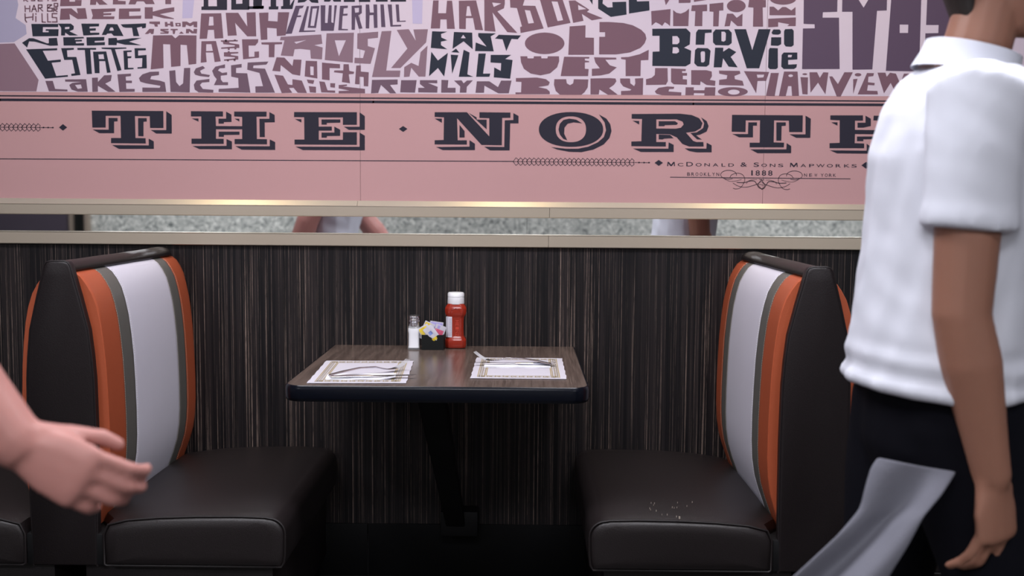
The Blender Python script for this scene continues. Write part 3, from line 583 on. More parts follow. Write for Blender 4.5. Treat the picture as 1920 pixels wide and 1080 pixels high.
# ================================================================= BOOTH BENCHES
L_B = .79
def bench(label, cx):
    t = thing('booth_bench', label, 'booth', (cx, 0, 0), 'back to back striped booth benches')
    pan = [(.082, .262), (.085, .45), (.086, .6), (.084, .74), (.080, .80), (.073, .866), (.053, .95), (.0385, 1.004), (.033, 1.026), (.027, 1.0345), (.018, 1.037)]
    out = [(-x, z) for x, z in pan]; loop = pan+out[::-1]
    def ring(y, k): # inset
        r = []
        for x, z in loop:
            r.append((x-math.copysign(k, x), y, z-(k if z > .9 else (-k if z < .3 else 0))))
        return r
    rings = [ring(-L_B+.026, 0), ring(-L_B+.006, 0), ring(-L_B+.001, .0025), ring(-L_B-.001, .006)]
    obj('end_panel', loft(rings), M['vinyl'], t, smooth=True)
    # piping around the end panel
    pp = [(x-math.copysign(.001, x), -L_B+.004, z-.001) for x, z in loop]
    o = obj('piping', tube(pp, .0032, 6), M['vinyl'], t, smooth=True)
    # top roll
    prof = []
    for i in range(16):
        a = 2*pi*i/16
        prof.append((.036*cos(a)*(1 if sin(a) < 0 else .93), .017*sin(a)))
    rg = []
    ys = [-L_B+.0262, -L_B+.03, -L_B+.06, -.62, -.5, -.35, -.2, -.12, -.07, -.035, -.015, -.006]
    sc_ = [1, 1, 1, .97, 1.0, .98, 1.02, 1.06, 1.12, 1.12, .9, .62]
    for y, s in zip(ys, sc_):
        rg.append([(x*s, y, 1.019+z*(s if z > 0 else 1)) for x, z in prof])
    obj('top_roll', loft(rg), M['vinyl'], t, smooth=True)
    for sgn in (1, -1):
        P0 = [(.014, 1.010), (.034, 1.006), (.047, .996), (.060, .977), (.072, .953), (.081, .92), (.089, .88), (.095, .83), (.1, .77), (.103, .70), (.105, .62), (.105, .55), (.102, .50), (.095, .455), (.083, .415), (.070, .38), (.060, .35)]
        def prof_at(y):
            # slight crowning: pulled in where it meets the end panel and the wall
            e = min(1, max(0, (y+L_B-.026)/.30)); e2 = min(1, max(0, -y/.03))
            k = .006*(1-e)**2; k2 = -(1-e2)**2*.008
            return [(sgn*max(.012, x+(k+k2)*min(1, (1.02-z)/.1)), y, z) for x, z in P0]
        def strip(name, y0, y1, mt, lab=None):
            n = max(3, int((y1-y0)/.018)+1)
            rr = []
            for i in range(n+1):
                y = y0+(y1-y0)*i/n
                rr.append(prof_at(y))
            # thin seam dip at both edges
            rr[0] = [(x-sgn*.0018, y, z) for x, y, z in rr[0]]; rr[-1] = [(x-sgn*.0018, y, z) for x, y, z in rr[-1]]
            ds = .0022
            a = [(x+sgn*.0018, y+ds, z) for x, y, z in rr[0]]; b = [(x+sgn*.0018, y-ds, z) for x, y, z in rr[-1]]
            rr = [rr[0], a]+rr[1:-1]+[b, rr[-1]]
            # close to a solid core
            rr = [[(sgn*.008, r_[0][1], 1.006)]+r_+[(sgn*.008, r_[0][1], .35)] for r_ in rr]
            o = obj(name, loft(rr), mt, t, smooth=True)
            if lab: o['label'] = lab
            return o
        L = lambda s: s if sgn == 1 else None
        strip('back_stripe', -L_B+.026, -.635, M['orange'], 'burnt orange stripe at the aisle end')
        strip('back_stripe', -.635, -.553, M['olive'], 'grey olive stripe nearer the aisle')
        strip('back_stripe', -.553, -.185, M['white_v'], 'wide white centre stripe')
        strip('back_stripe', -.185, -.112, M['olive'], 'grey olive stripe nearer the wall')
        strip('back_stripe', -.112, -.006, M['orange'], 'burnt orange stripe at the wall end')
        # stitching: rows of small dashes beside each seam
        V_ = []
        for ys_ in (-.639, -.549, -.189, -.108):
            pr = prof_at(ys_)
            for a, b in zip(pr[1:], pr[2:]):
                a, b = Vector(a), Vector(b); d = b-a; n = max(1, int(d.length/.0062))
                nrm = Vector((-d.z, 0, d.x)).normalized()
                if nrm.x*sgn < 0: nrm = -nrm
                for i in range(n):
                    s0 = a+d*((i+.15)/n)+nrm*.0006; s1 = a+d*((i+.75)/n)+nrm*.0006
                    V_.append(([s0+Vector((0, -.0005, 0)), s1+Vector((0, -.0005, 0)), s1+Vector((0, .0005, 0)), s0+Vector((0, .0005, 0)), (s0+s1)/2+nrm*.0009], [(0, 1, 4), (1, 2, 4), (2, 3, 4), (3, 0, 4), (3, 2, 1, 0)]))
        o = obj('stitching', join(*V_), M['thread'], t); kind(o, 'stuff')
        # seat cushion: cross-section in x-z swept from the wall to the aisle
        def seat_ring(y, k=0, dz=0):
            x0, x1, zb = (.064+.0345*min(1, max(0, (-y-.70)/.045)))+k, .561-k, .263+k
            crown = .012*sin(pi*min(1, max(0, (y+L_B)/L_B)))+dz
            pts = [(x0, zb+.004), (x0, .345), (x0+.012, .372-k+crown*.5), (.16, .384-k+crown), (.24, .391-k+crown), (.34, .395-k+crown), (.44, .396-k+crown), (.51, .394-k+crown)]
            for i in range(7):
                a = pi/2*(1-i/6); pts.append((x1-.04+.04*cos(a), .352-k+crown*.6+.040*sin(a)))
            pts += [(x1-.001, .30), (x1-.003, zb+.012), (x1-.010, zb)]
            pts += [(x0+.006, zb)]
            return [(sgn*x, y, z) for x, z in pts]
        ysl = [-.006, -.012, -.03, -.08, -.2, -.35, -.5, -.65, -.70, -.745, -.775, -.788]
        ks = [.02, .008, .002, 0, 0, 0, 0, 0, 0, 0, 0, .0015]
        rr = [seat_ring(y, k) for y, k in zip(ysl, ks)]
        st_ = obj('seat_cushion', loft(rr), M['vinyl_seat'], t, smooth=True)
        # front boxing panel, softly bulging, inside a piping loop
        base = seat_ring(-.788, .004)
        cxs = sgn*.33; czs = .327
        bb_ = [base]
        for s, dy in ((.985, -.004), (.95, -.008), (.85, -.011), (.6, -.013), (.3, -.0135)):
            bb_.append([(cxs+(x-cxs)*(s if s > .9 else s), y+dy, czs+(z-czs)*(s if s < .9 else 1-(1-s)*1.6)) for x, y, z in base])
        obj('front_boxing', loft(bb_), M['vinyl_seat'], st_, smooth=True, off=(0, 0, 0))
        lp = seat_ring(-.790, .0015)
        obj('piping', tube(lp, .0030, 6, closed=True), M['vinyl_seat'], st_, smooth=True, off=(0, 0, 0))
        a, b = sorted((sgn*.030, sgn*.0965))
        obj('side_board', box(a, b, -L_B+.001, -.02, .265, .345), M['black'], t, bevel=.002)
        a, b = sorted((sgn*.04, sgn*.52))
        obj('plinth', box(a, b, -L_B+.03, -.01, .03, .261), M['vinyl'], t, bevel=.002)
        a, b = sorted((sgn*.04, sgn*.50))
        obj('toe_kick', box(a, b, -L_B+.09, -.02, FLOOR, .029), M['base'], t)
    return t
bl = bench('booth bench left of the table with orange and white striped back, beside the reaching hand', -1.145)
def copy_tree(o, parent=None):
    c = o.copy(); COL.objects.link(c); c.parent = parent
    for ch in list(o.children): copy_tree(ch, c)
    return c
br = copy_tree(bl); br.location.x = .743
br['label'] = 'striped booth bench right of the table, its end beside the walking person'

# ================================================================= TABLE
ZT = .724
TB = thing('booth_table', 'dark wood-grain booth table with navy edge between the two benches', 'table', (-.204, -.38, 0))
def rrect(x0, x1, y0, y1, r, z, k=0, n=7):
    pts = []
    x0 += k; x1 -= k; y0 += k; r = max(.002, r-k)
    for cx_, cy_, a0 in ((x1-r, y0+r, -90), ):
        pass
    for i in range(n+1):
        a = R(180+90*i/n); pts.append((x0+r+r*cos(a), y0+r+r*sin(a), z))
    for i in range(n+1):
        a = R(270+90*i/n); pts.append((x1-r+r*cos(a), y0+r+r*sin(a), z))
    pts += [(x1, y1, z), (x0, y1, z)]
    return pts
X0, X1, Y0, Y1 = -.597, .183, -.762, -.0045
o = obj('tabletop', loft([rrect(X0, X1, Y0, Y1, .05, ZT-.034, .006), rrect(X0, X1, Y0, Y1, .05, ZT, .006)]), M['wood'], TB, off=(-.204, -.38, 0))
rr = []
for dz, k in ((-.0355, .004), (-.0385, .0075), (-.041, .004), (-.0405, .001), (-.036, -.001), (-.012, -.001), (-.004, .0005), (.0004, .004), (.0008, .0062), (-.002, .0066)):
    pass
eprof = [(.0061, -.040), (.004, -.0405), (.0008, -.037), (-.0006, -.030), (-.0006, -.010), (.0008, -.003), (.004, .0006), (.0061, .0003)]
rr = [rrect(X0, X1, Y0, Y1, .05, ZT+dz, k) for k, dz in eprof]
n_ = len(rr[0]); V_ = [p for r_ in rr for p in r_]; F_ = []
for i in range(len(rr)):
    i2 = (i+1) % len(rr)
    for j in range(n_-2+0):
        F_.append((i*n_+j, i*n_+j+1, i2*n_+j+1, i2*n_+j))
    F_.append((i*n_+n_-1, i*n_, i2*n_, i2*n_+n_-1))
obj('edge_band', (V_, F_), M['edge'], TB, smooth=True, off=(-.204, -.38, 0))
# cantilever wall leg: slanting arm and floor-side foot, all in shade under the top
obj('wall_bracket', box(-.275, -.135, -.060, -.0055, .60, .684), M['black'], TB, bevel=.004, off=(-.204, -.38, 0))
obj('under_top_plate', box(-.36, -.05, -.60, -.06, .676, .6835), M['black'], TB, off=(-.204, -.38, 0))
obj('slanting_leg', loft([[(-.285, -.52, .676), (-.205, -.52, .676), (-.205, -.44, .676), (-.285, -.44, .676)], [(-.225, -.075, .14), (-.165, -.075, .14), (-.165, -.025, .14), (-.225, -.025, .14)]]), M['black'], TB, bevel=.004, off=(-.204, -.38, 0))
obj('wall_foot', box(-.245, -.125, -.085, -.0105, .12, .20), M['black'], TB, bevel=.004, off=(-.204, -.38, 0))

# ---- placemats
def placemat(label, c, Z=ZT+.0016):
    P4 = [atz(u, v, Z) for u, v in c]     # TL TR BR BL
    cen = sum(P4, Vector())/4
    ux = ((P4[1]-P4[0])+(P4[2]-P4[3])).normalized(); uy = Vector((-ux.y, ux.x, 0))
    w_ = ((P4[1]-P4[0]).length+(P4[2]-P4[3]).length)/4; h_ = ((P4[0]-P4[3]).length+(P4[1]-P4[2]).length)/4
    ang = math.atan2(ux.y, ux.x)
    t = thing('placemat', label, 'placemat', (cen.x, cen.y, Z), 'paper placemats on the table', ang)
    n = 14
    def q(x, y, z): return (x, y, z)
    top = []; V_ = []; F_ = []
    import random as r0
    for j in range(n+1):
        for i in range(n+1):
            x = -w_+2*w_*i/n; y = -h_+2*h_*j/n
            e = 0
            if i in (0, n): x += .0012*sin(j*2.1+len(label))
            V_.append((x, y, 0.0005+.0002*sin(i*.7+j*.5)))
    for j in range(n):
        for i in range(n):
            a = j*(n+1)+i; F_.append((a, a+1, a+n+2, a+n+1))
    N = len(V_); V_ += [(x, y, -.0003) for x, y, z in V_]; F_ += [tuple(k+N for k in f)[::-1] for f in F_]
    rim = [i for i in range(n+1)]+[j*(n+1)+n for j in range(1, n+1)]+[n*(n+1)+i for i in range(n-1, -1, -1)]+[j*(n+1) for j in range(n-1, 0, -1)]
    for a, b in zip(rim, rim[1:]+rim[:1]): F_.append((b, a, a+N, b+N))
    obj('sheet', (V_, F_), M['paper'], t, smooth=True)
    # greek key border
    segs = []
    def bar(x0, y0, x1, y1, w=.0011):
        if x0 > x1: x0, x1 = x1, x0
        if y0 > y1: y0, y1 = y1, y0
        segs.append(([(x0-w, y0-w, .0011), (x1+w, y0-w, .0011), (x1+w, y1+w, .0011), (x0-w, y1+w, .0011)], [(0, 1, 2, 3)]))
    ins, bw = .018, .022
    ax, ay = w_-ins, h_-ins
    for s in (1, -1):
        bar(-ax, s*ay, ax, s*ay); bar(-(ax-bw), s*(ay-bw), ax-bw, s*(ay-bw)); bar(s*ax, -ay, s*ax, ay); bar(s*(ax-bw), -(ay-bw), s*(ax-bw), ay-bw)
        m = int(2*ax/.02)
        for i in range(m):
            x = -ax+.004+i*(2*ax-.004)/m; y1 = s*(ay-.004); y2 = s*(ay-bw+.004); ym = s*(ay-bw/2)
            bar(x, y1, x+.012, y1); bar(x, y1, x, y2); bar(x+.012, y1, x+.012, ym); bar(x+.006, ym, x+.012, ym); bar(x, y2, x+.016, y2)
        m = int(2*ay/.02)
        for i in range(m):
            y = -ay+.004+i*(2*ay-.004)/m; x1 = s*(ax-.004); x2 = s*(ax-bw+.004); xm = s*(ax-bw/2)
            bar(x1, y, x1, y+.012); bar(x1, y, x2, y); bar(x1, y+.012, xm, y+.012); bar(xm, y+.006, xm, y+.012); bar(x2, y, x2, y+.016)
    obj('key_border', join(*segs), M['gold'], t)['label'] = 'gold greek key border'
    return t
placemat('white paper placemat with gold key border on the left of the table', [(616.9, 676.8), (780.4, 676.5), (755.9, 718.7), (569.3, 718)])
placemat('white paper placemat with gold key border on the right of the table', [(892.4, 670.6), (1052, 671.9), (1064.5, 710.9), (883.3, 709)])

# ---- napkins + cutlery
def napkin(label, a, b, wd, curl=0):
    a = atz(*a, ZT+.004); b = atz(*b, ZT+.004); d = b-a; Ln = d.length; ang = math.atan2(d.y, d.x); c = (a+b)/2
    t = thing('napkin', label, 'napkin', (c.x, c.y, ZT+.0030), 'folded napkins under the cutlery', ang)
    n = 12; V_ = []; F_ = []
    for lay, (h, sh) in enumerate(((0, 0), (.0018, .004))):
        k0 = len(V_)
        for i in range(n+1):
            for j in range(5):
                x = -Ln/2+Ln*i/n; y = -wd/2+wd*j/4+sh
                z = h+.0006*sin(i*1.3+j)+.0007 + (curl*(max(0, i/n-.75)*4)**2*(1-j/4))
                V_.append((x, y, z))
        m0 = len(V_)-k0
        V_ += [(x, y, z-.0012) for x, y, z in V_[k0:k0+m0]]
        for i in range(n):
            for j in range(4):
                q = k0+i*5+j; F_.append((q, q+5, q+6, q+1)); F_.append((q+m0+1, q+m0+6, q+m0+5, q+m0))
        for i in range(n):
            q = k0+i*5; F_.append((q+m0, q+m0+5, q+5, q)); q += 4; F_.append((q, q+5, q+5+m0, q+m0))
        for j in range(4):
            q = k0+j; F_.append((q, q+1, q+1+m0, q+m0)); q = k0+n*5+j; F_.append((q+m0, q+m0+1, q+1, q))
    obj('folded_paper', (V_, F_), M['napkin'], t, smooth=True)
napkin('folded white napkin on the left placemat with curled corner', (612, 707), (742, 706), .075, .006)
napkin('folded white napkin on the right placemat', (908, 685), (1032, 686), .06)

def fork(label, tail, tip, z0):
    a = atz(*tail, z0); b = atz(*tip, z0); d = b-a; Ln = d.length
    t = thing('fork', label, 'cutlery', tuple(a), 'cutlery on the napkins', math.atan2(d.y, d.x))
    L = Ln
    st = [(0, .0065, .0012, .0), (.03, .0100, .0016, .0018), (.18, .0102, .0018, .007), (.38, .0075, .0018, .012), (.58, .0042, .0022, .010), (.68, .0034, .0020, .003), (.74, .008, .0012, .0005), (.80, .0115, .001, .0005), (.86, .012, .001, .003)]
    rings = []
    for s, hw, th, z in st:
        x = s*L; z += .0016
        rings.append([(x, hw*cos(2*pi*k/10), z+th*sin(2*pi*k/10)) for k in range(10)])
    obj('handle', loft(rings), M['steel'], t, smooth=True)
    for k in range(4):
        y = -.0093+.0062*k
        pts = [(x*L, y, z+.0016) for x, z in ((.84, .0022), (.90, .0075), (.95, .0145), (1.0, .023))]
        obj('tine', tube(pts, [(.0017, .001), (.0016, .001), (.0014, .0009), (.0008, .0006)], 6), M['steel_dull'], t, smooth=True)
    return t
def knife(label, tail, tip, z0):
    a = atz(*tail, z0); b = atz(*tip, z0); d = b-a; L = d.length
    t = thing('knife', label, 'cutlery', tuple(a), 'cutlery on the napkins', math.atan2(d.y, d.x))
    st = [(0, .006, .0020), (.02, .0085, .0030), (.2, .0088, .0036), (.40, .0072, .0036), (.46, .0055, .0028), (.50, .0060, .0016)]
    rings = [[(s*L, hw*cos(2*pi*k/10), .0040+th*sin(2*pi*k/10)) for k in range(10)] for s, hw, th in st]
    obj('handle', loft(rings), M['steel'], t, smooth=True)
    bl_ = [(.49, -.0058, .0062), (.62, -.0085, .0062), (.8, -.0095, .0062), (.93, -.0080, .0062), (.985, -.003, .0062), (1.0, .003, .0060)]
    rings = [[(s*L, y0, .0040), (s*L, (y0+y1)/2, .0048), (s*L, y1, .0050), (s*L, (y0+y1)/2, .0034)] for s, y0, y1 in bl_]
    obj('blade', loft(rings), M['steel'], t, smooth=False)
    return t
fork('steel fork on the left placemat, tines raised to the right', (617, 705), (765, 690), ZT+.0085)
knife('steel knife beside the fork on the left placemat', (620, 709), (781, 706), ZT+.0055)
fork('steel fork on the right placemat, tines raised to the left', (1034, 684), (890, 675), ZT+.0085)
knife('steel knife beside the fork on the right placemat', (1042, 684.5), (888, 683), ZT+.0055)

# ---- ketchup bottle
KC = (-.199, -.050)
kb = thing('ketchup_bottle', 'red squeeze bottle with white cap against the wall at the back of the table', 'bottle', (KC[0], KC[1], ZT))
def okt(hw, hd, ch, z):
    hw, hd = hw, hd
    return [(hw, -hd+ch, z), (hw, hd-ch, z), (hw-ch, hd, z), (-hw+ch, hd, z), (-hw, hd-ch, z), (-hw, -hd+ch, z), (-hw+ch, -hd, z), (hw-ch, -hd, z)]
bp = [(.024, .020, .008, 0), (.0315, .026, .010, .003), (.033, .028, .011, .012), (.033, .028, .011, .026), (.0315, .0265, .011, .031), (.0255, .0235, .008, .040), (.0248, .0230, .008, .060), (.0250, .0230, .008, .085), (.0262, .0240, .009, .100), (.0315, .027, .011, .108), (.0335, .028, .012, .116), (.0335, .028, .012, .128), (.030, .026, .012, .136), (.0255, .024, .010, .141), (.024, .024, .010, .143)]
v, f = loft([okt(a, b, c, z) for a, b, c, z in bp])
me = evalmesh(v, f, [('BEVEL', dict(width=.0022, segments=2, limit_method='ANGLE', angle_limit=R(14))), ])
ob = link('bottle_body', me, M['ketchup'], kb, smooth=True)
obj('cap', lathe([(.0262, .1415), (.0268, .143), (.0262, .162), (.0250, .1625), (.0250, .164), (.0262, .1645), (.0262, .174), (.0235, .1775), (.015, .1782), (.001, .1782)], 32), M['capw'], kb, smooth=True)
# shoulder arch emboss and front lettering
ar = tube([(-.017, -.0284, .114), (-.012, -.0288, .125), (0, -.0288, .1295), (.012, -.0288, .125), (.017, -.0284, .114)], .0009, 6)
obj('shoulder_arch', ar, M['ketchup'], kb, smooth=True)
em = []
for i, ch in enumerate('HEINZ'):
    zt = .091-i*.0105
    # letters run downwards, rotated a quarter turn clockwise
    vv, ff = put(ch, lambda x, y: Vector((x, y, 0)), 0, .0085, .012, 0) if False else (None, None)
    if ch not in GL: GL[ch] = glyph(ch)
    gv, gf = GL[ch]
    ax, bx = min(p[0] for p in gv), max(p[0] for p in gv); ay, by = min(p[1] for p in gv), max(p[1] for p in gv)
    V_ = [(.006-.0 + (p[1]-ay)/(by-ay)*.0105-.006, -.0238, zt-(p[0]-ax)/(bx-ax)*.0085) for p in gv]
    n0 = len(V_); V2 = V_+[(x, -.0226, z) for x, y, z in V_]
    F2 = list(gf)+[tuple(k+n0 for k in q)[::-1] for q in gf]
    em.append((V2, F2))
obj('raised_lettering', join(*em), mat('bright_red_plastic', (.50, .05, .03), .3), kb)['label'] = 'raised lettering reading down the front'
lb = [(-.0253, -.017), (-.0258, -.0155), (-.0258, .015), (-.0253, .017)]
lab = loft([[(-.0300, -.0165, z), (-.0225, -.0250, z), (-.0110, -.0252, z), (-.0110, -.0232, z), (-.0192, -.0225, z), (-.0250, -.0155, z)] for z in (.037, .039, .100, .102)])
o = obj('label', lab, M['label'], kb, smooth=False); o['label'] = 'white nutrition label on the left side'
lt = [box(-.0205, -.0122, -.0256, -.02515, z, z+.0009) for z in [.042+.0038*i for i in range(15)]]
obj('label_print', join(*lt), M['labelink'], o, off=(0, 0, 0))

# ---- salt shaker
ss = thing('salt_shaker', 'square glass salt shaker with ribbed steel top at the left of the caddy', 'shaker', (-.3285, -.086, ZT))
def sqr(prof): return lathe([(r_*1.2, z) for r_, z in prof], 32, sq=5)
obj('glass_body', sqr([(.006, .001), (.0155, .0005), (.0165, .004), (.0150, .012), (.0150, .050), (.0162, .062), (.0155, .070), (.013, .075), (.0128, .082), (.0118, .082), (.012, .074), (.0142, .069), (.0148, .062), (.0136, .050), (.0136, .012), (.0146, .006), (.006, .005)]), M['glass'], ss, smooth=True)
obj('salt', sqr([(.005, .0055), (.0143, .0065), (.0134, .013), (.0134, .050), (.0146, .060), (.0140, .066), (.005, .067)]), M['salt'], ss, smooth=True)
obj('screw_top', lathe([(r_*1.3, z) for r_, z in [(.0125, .074), (.0140, .0745), (.0145, .083), (.0133, .084), (.0133, .086), (.0152, .088), (.0152, .094), (.0140, .0955), (.0140, .097), (.0148, .099), (.0138, .105), (.010, .1085), (.001, .109)]], 28), M['steel'], ss, smooth=True)
# ---- caddy
CC = (-.2685, -.082)
cd = thing('packet_caddy', 'small black plastic caddy between the salt shaker and the red bottle', 'caddy', (CC[0], CC[1], ZT))
hw, hd, H = .0345, .024, .048
t_ = .0018
nf = [(-hw, 0), (hw, 0), (hw, H), (.016, H), (.010, H-.006), (0, H-.010), (-.010, H-.006), (-.016, H), (-hw, H)]
obj('front_wall', loft([[(x, -hd, z) for x, z in nf], [(x, -hd+t_, z) for x, z in nf]]), M['dark'], cd)
obj('rear_wall', box(-hw, hw, hd-t_, hd, 0, H), M['dark'], cd)
obj('side_wall', box(-hw, -hw+t_, -hd+t_, hd-t_, 0, H), M['dark'], cd)
obj('side_wall', box(hw-t_, hw, -hd+t_, hd-t_, 0, H), M['dark'], cd)
obj('floor_plate', box(-hw+t_, hw-t_, -hd+t_, hd-t_, 0, t_), M['dark'], cd)
def packet(label, c, w_, h_, rot, tilt, main, prints):
    t = thing('sugar_packet', label, 'packet', (CC[0]+c[0], CC[1]+c[1], ZT+c[2]), 'sweetener packets in the caddy')
    t.rotation_euler = (R(tilt), R(rot), 0)
    n = 6; V_ = []; F_ = []
    for sgn in (-1, 1):
        for j in range(n+1):
            for i in range(n+1):
                x = -w_/2+w_*i/n; z = -h_/2+h_*j/n
                b = .0017*(max(0, 1-abs(2*i/n-1)**3))*(max(0, 1-abs(2*j/n-1)**4))+.00015
                V_.append((x, sgn*b+.0008*sin(i*1.7+j*.9), z))
    q = (n+1)**2
    for j in range(n):
        for i in range(n):
            a = j*(n+1)+i; F_.append((a, a+1, a+n+2, a+n+1)); F_.append((a+q+n+1, a+q+n+2, a+q+1, a+q))
    rim = [i for i in range(n+1)]+[j*(n+1)+n for j in range(1, n+1)]+[n*(n+1)+i for i in range(n-1, -1, -1)]+[j*(n+1) for j in range(n-1, 0, -1)]
    for a, b in zip(rim, rim[1:]+rim[:1]): F_.append((b, a, a+q, b+q))
    obj('envelope', (V_, F_), main, t, smooth=True)
    for (x0, x1, z0, z1, mt) in prints:
        V2 = []; m = 4
        for j in range(m+1):
            for i in range(m+1):
                u = x0+(x1-x0)*i/m; v_ = z0+(z1-z0)*j/m
                x = u*w_/2; z = v_*h_/2
                b = .0017*(max(0, 1-abs(u)**3))*(max(0, 1-abs(v_)**4))+.00015
                V2.append((x, -b-.0004+.0008*sin((u+1)*3*1.7+(v_+1)*3*.9), z))
        F2 = [(j*(m+1)+i, j*(m+1)+i+1, (j+1)*(m+1)+i+1, (j+1)*(m+1)+i) for j in range(m) for i in range(m)]
        obj('printed_patch', (V2, F2), M[mt], t)
PW = M['paper']
packet('white and yellow sweetener packet leaning left at the back of the caddy', (-.020, -.006, .058), .034, .058, 24, -4, PW, [(-.85, .35, .2, .9, 'yellow')])
packet('white and yellow sweetener packet lying lowest at the front left of the caddy', (-.020, -.0175, .051), .036, .054, -30, -6, PW, [(-.85, .6, .0, .85, 'yellow'), (-.2, .8, -.7, -.2, 'yellow')])
packet('white sweetener packet with blue print leaning across the front of the caddy', (-.003, -.0215, .052), .032, .052, -38, -4, PW, [(-.45, .25, -.1, .35, 'bluep'), (-.85, .5, -.9, -.55, 'yellow')])
packet('lilac and white sweetener packet standing at the back of the caddy', (.008, .004, .062), .042, .050, 8, 0, PW, [(-.9, .9, -.1, .9, 'lilacp')])
packet('pink sweetener packet at the right end of the caddy', (.018, -.008, .052), .034, .052, 20, 3, PW, [(-.85, .75, -.4, .45, 'pinkp'), (-.6, -.1, .5, .9, 'lilacp')])

# crumbs on the right seat
cr = []
for i in range(16):
    u, v_ = random.uniform(1215, 1300), random.uniform(938, 968)
    if i == 0: u, v_ = 1274, 969
    p = atz(u, v_, .407); s = .0005 if i else .0016
    if i and i % 2: s *= .7
    cr.append(box(p.x-s, p.x+s, p.y-s, p.y+s, .402, .4055+s*1.5))
o = kind(obj('crumbs', join(*cr), M['crumb']), 'stuff'); tag(o, 'pale crumbs scattered on the right dark seat', 'crumbs')

# ================================================================= PEOPLE
def chain(pts, rad, n=12, side=None):
    """closed tapering limb; rad items are r or (r_side, r_other)"""
    P_ = [Vector(p) for p in pts]; rings = []
    S = Vector(side) if side is not None else None
    P2, R2 = [], []
    rr_ = [r if isinstance(r, tuple) else (r, r) for r in rad]
    # rounded ends
    d0 = (P_[0]-P_[1]).normalized(); d1 = (P_[-1]-P_[-2]).normalized()
    r0, r1 = min(rr_[0]), min(rr_[-1])
    P2 = [P_[0]+d0*r0*.85, P_[0]+d0*r0*.5]+P_+[P_[-1]+d1*r1*.5, P_[-1]+d1*r1*.85]
    R2 = [(rr_[0][0]*.4, rr_[0][1]*.4), (rr_[0][0]*.82, rr_[0][1]*.82)]+rr_+[(rr_[-1][0]*.82, rr_[-1][1]*.82), (rr_[-1][0]*.4, rr_[-1][1]*.4)]
    for i, p in enumerate(P2):
        t = (P2[min(i+1, len(P2)-1)]-P2[max(i-1, 0)]).normalized()
        ref = S if S is not None else (Vector((0, 1, 0)) if abs(t.y) < .9 else Vector((1, 0, 0)))
        s = (ref-t*ref.dot(t)).normalized(); q = t.cross(s)
        rings.append([p+s*(R2[i][0]*cos(2*pi*k/n))+q*(R2[i][1]*sin(2*pi*k/n)) for k in range(n)])
    return loft(rings)
def ellipsoid(c, r, n=14):
    rings = []
    for i in range(1, n):
        a = pi*i/n
        rings.append([(c[0]+r[0]*sin(a)*cos(2*pi*k/18), c[1]+r[1]*sin(a)*sin(2*pi*k/18), c[2]-r[2]*cos(a)) for k in range(18)])
    return loft(rings)
def hand(wr, d, pn, curls, spread_, thumb_out=.9, k=1.0):
    """wrist point, pointing direction, palm normal (fingers curl that way); right hand"""
    wr = Vector(wr); d = Vector(d).normalized(); pn = Vector(pn); pn = (pn-d*pn.dot(d)).normalized()
    th = d.cross(pn)            # direction of the thumb side for a right hand
    out = []
    out.append(chain([wr-d*.02, wr+d*.012*k, wr+d*.045*k, wr+d*.082*k], [(.026*k, .019*k), (.028*k, .018*k), (.038*k, .015*k), (.040*k, .0125*k)], side=th))
    lens = [(.044, .026, .021), (.049, .029, .022), (.045, .027, .021), (.034, .021, .018)]
    for i in range(4):
        off = (.0285-.019*i)
        p = wr+d*(.084-.003*abs(i-1)-(.006 if i == 3 else 0))*k+th*off*k
        a = spread_[i]
        dd_ = (d*cos(R(a))+th*sin(R(a))).normalized()
        pts = [p-d*.022, p]; ang = 0
        r_ = [.0092, .0094]
        for L_, c_, rr2 in zip(lens[i], curls[i], (.0084, .0078, .0066)):
            ang += c_
            v_ = dd_*cos(R(ang))+pn*sin(R(ang))
            p = p+v_*L_*k; pts.append(p); r_.append((rr2-.0008*(i == 3))*k)
        # round the joints: two points either side of every bend
        q2, s2 = [pts[0]], [r_[0]]
        for a_ in range(1, len(pts)-1):
            e1 = (pts[a_-1]-pts[a_]).normalized()*.007; e2 = (pts[a_+1]-pts[a_]).normalized()*.007
            q2 += [pts[a_]+e1, (pts[a_]*2+(pts[a_]+e1)+(pts[a_]+e2))/4, pts[a_]+e2]; s2 += [r_[a_]*1.0, r_[a_]*1.04, r_[a_]*.98]
        q2.append(pts[-1]); s2.append(r_[-1])
        out.append(chain(q2, s2, n=12, side=th))
    b = wr+d*.018*k+th*.020*k+pn*.004
    t1 = (d*.75+th*thumb_out+pn*.45).normalized(); t2 = (d*.95+th*.35+pn*.35).normalized(); t3 = (d*1.0+th*.0+pn*.4).normalized()
    p1 = b+t1*.042; p2 = p1+t2*.032; p3 = p2+t3*.024
    out.append(chain([b-d*.006, b, b.lerp(p1, .6), p1, p1.lerp(p2, .5), p2, p3], [.014*k, .0150*k, .0125*k, .0115*k, .0102*k, .0104*k, .0084*k], n=12, side=pn))
    return join(*out)
def remesh(parts, vox, smooth=3):
    v, f = join(*parts)
    return evalmesh(v, f, [('REMESH', dict(mode='VOXEL', voxel_size=vox)), ('SMOOTH', dict(factor=.5, iterations=smooth))])
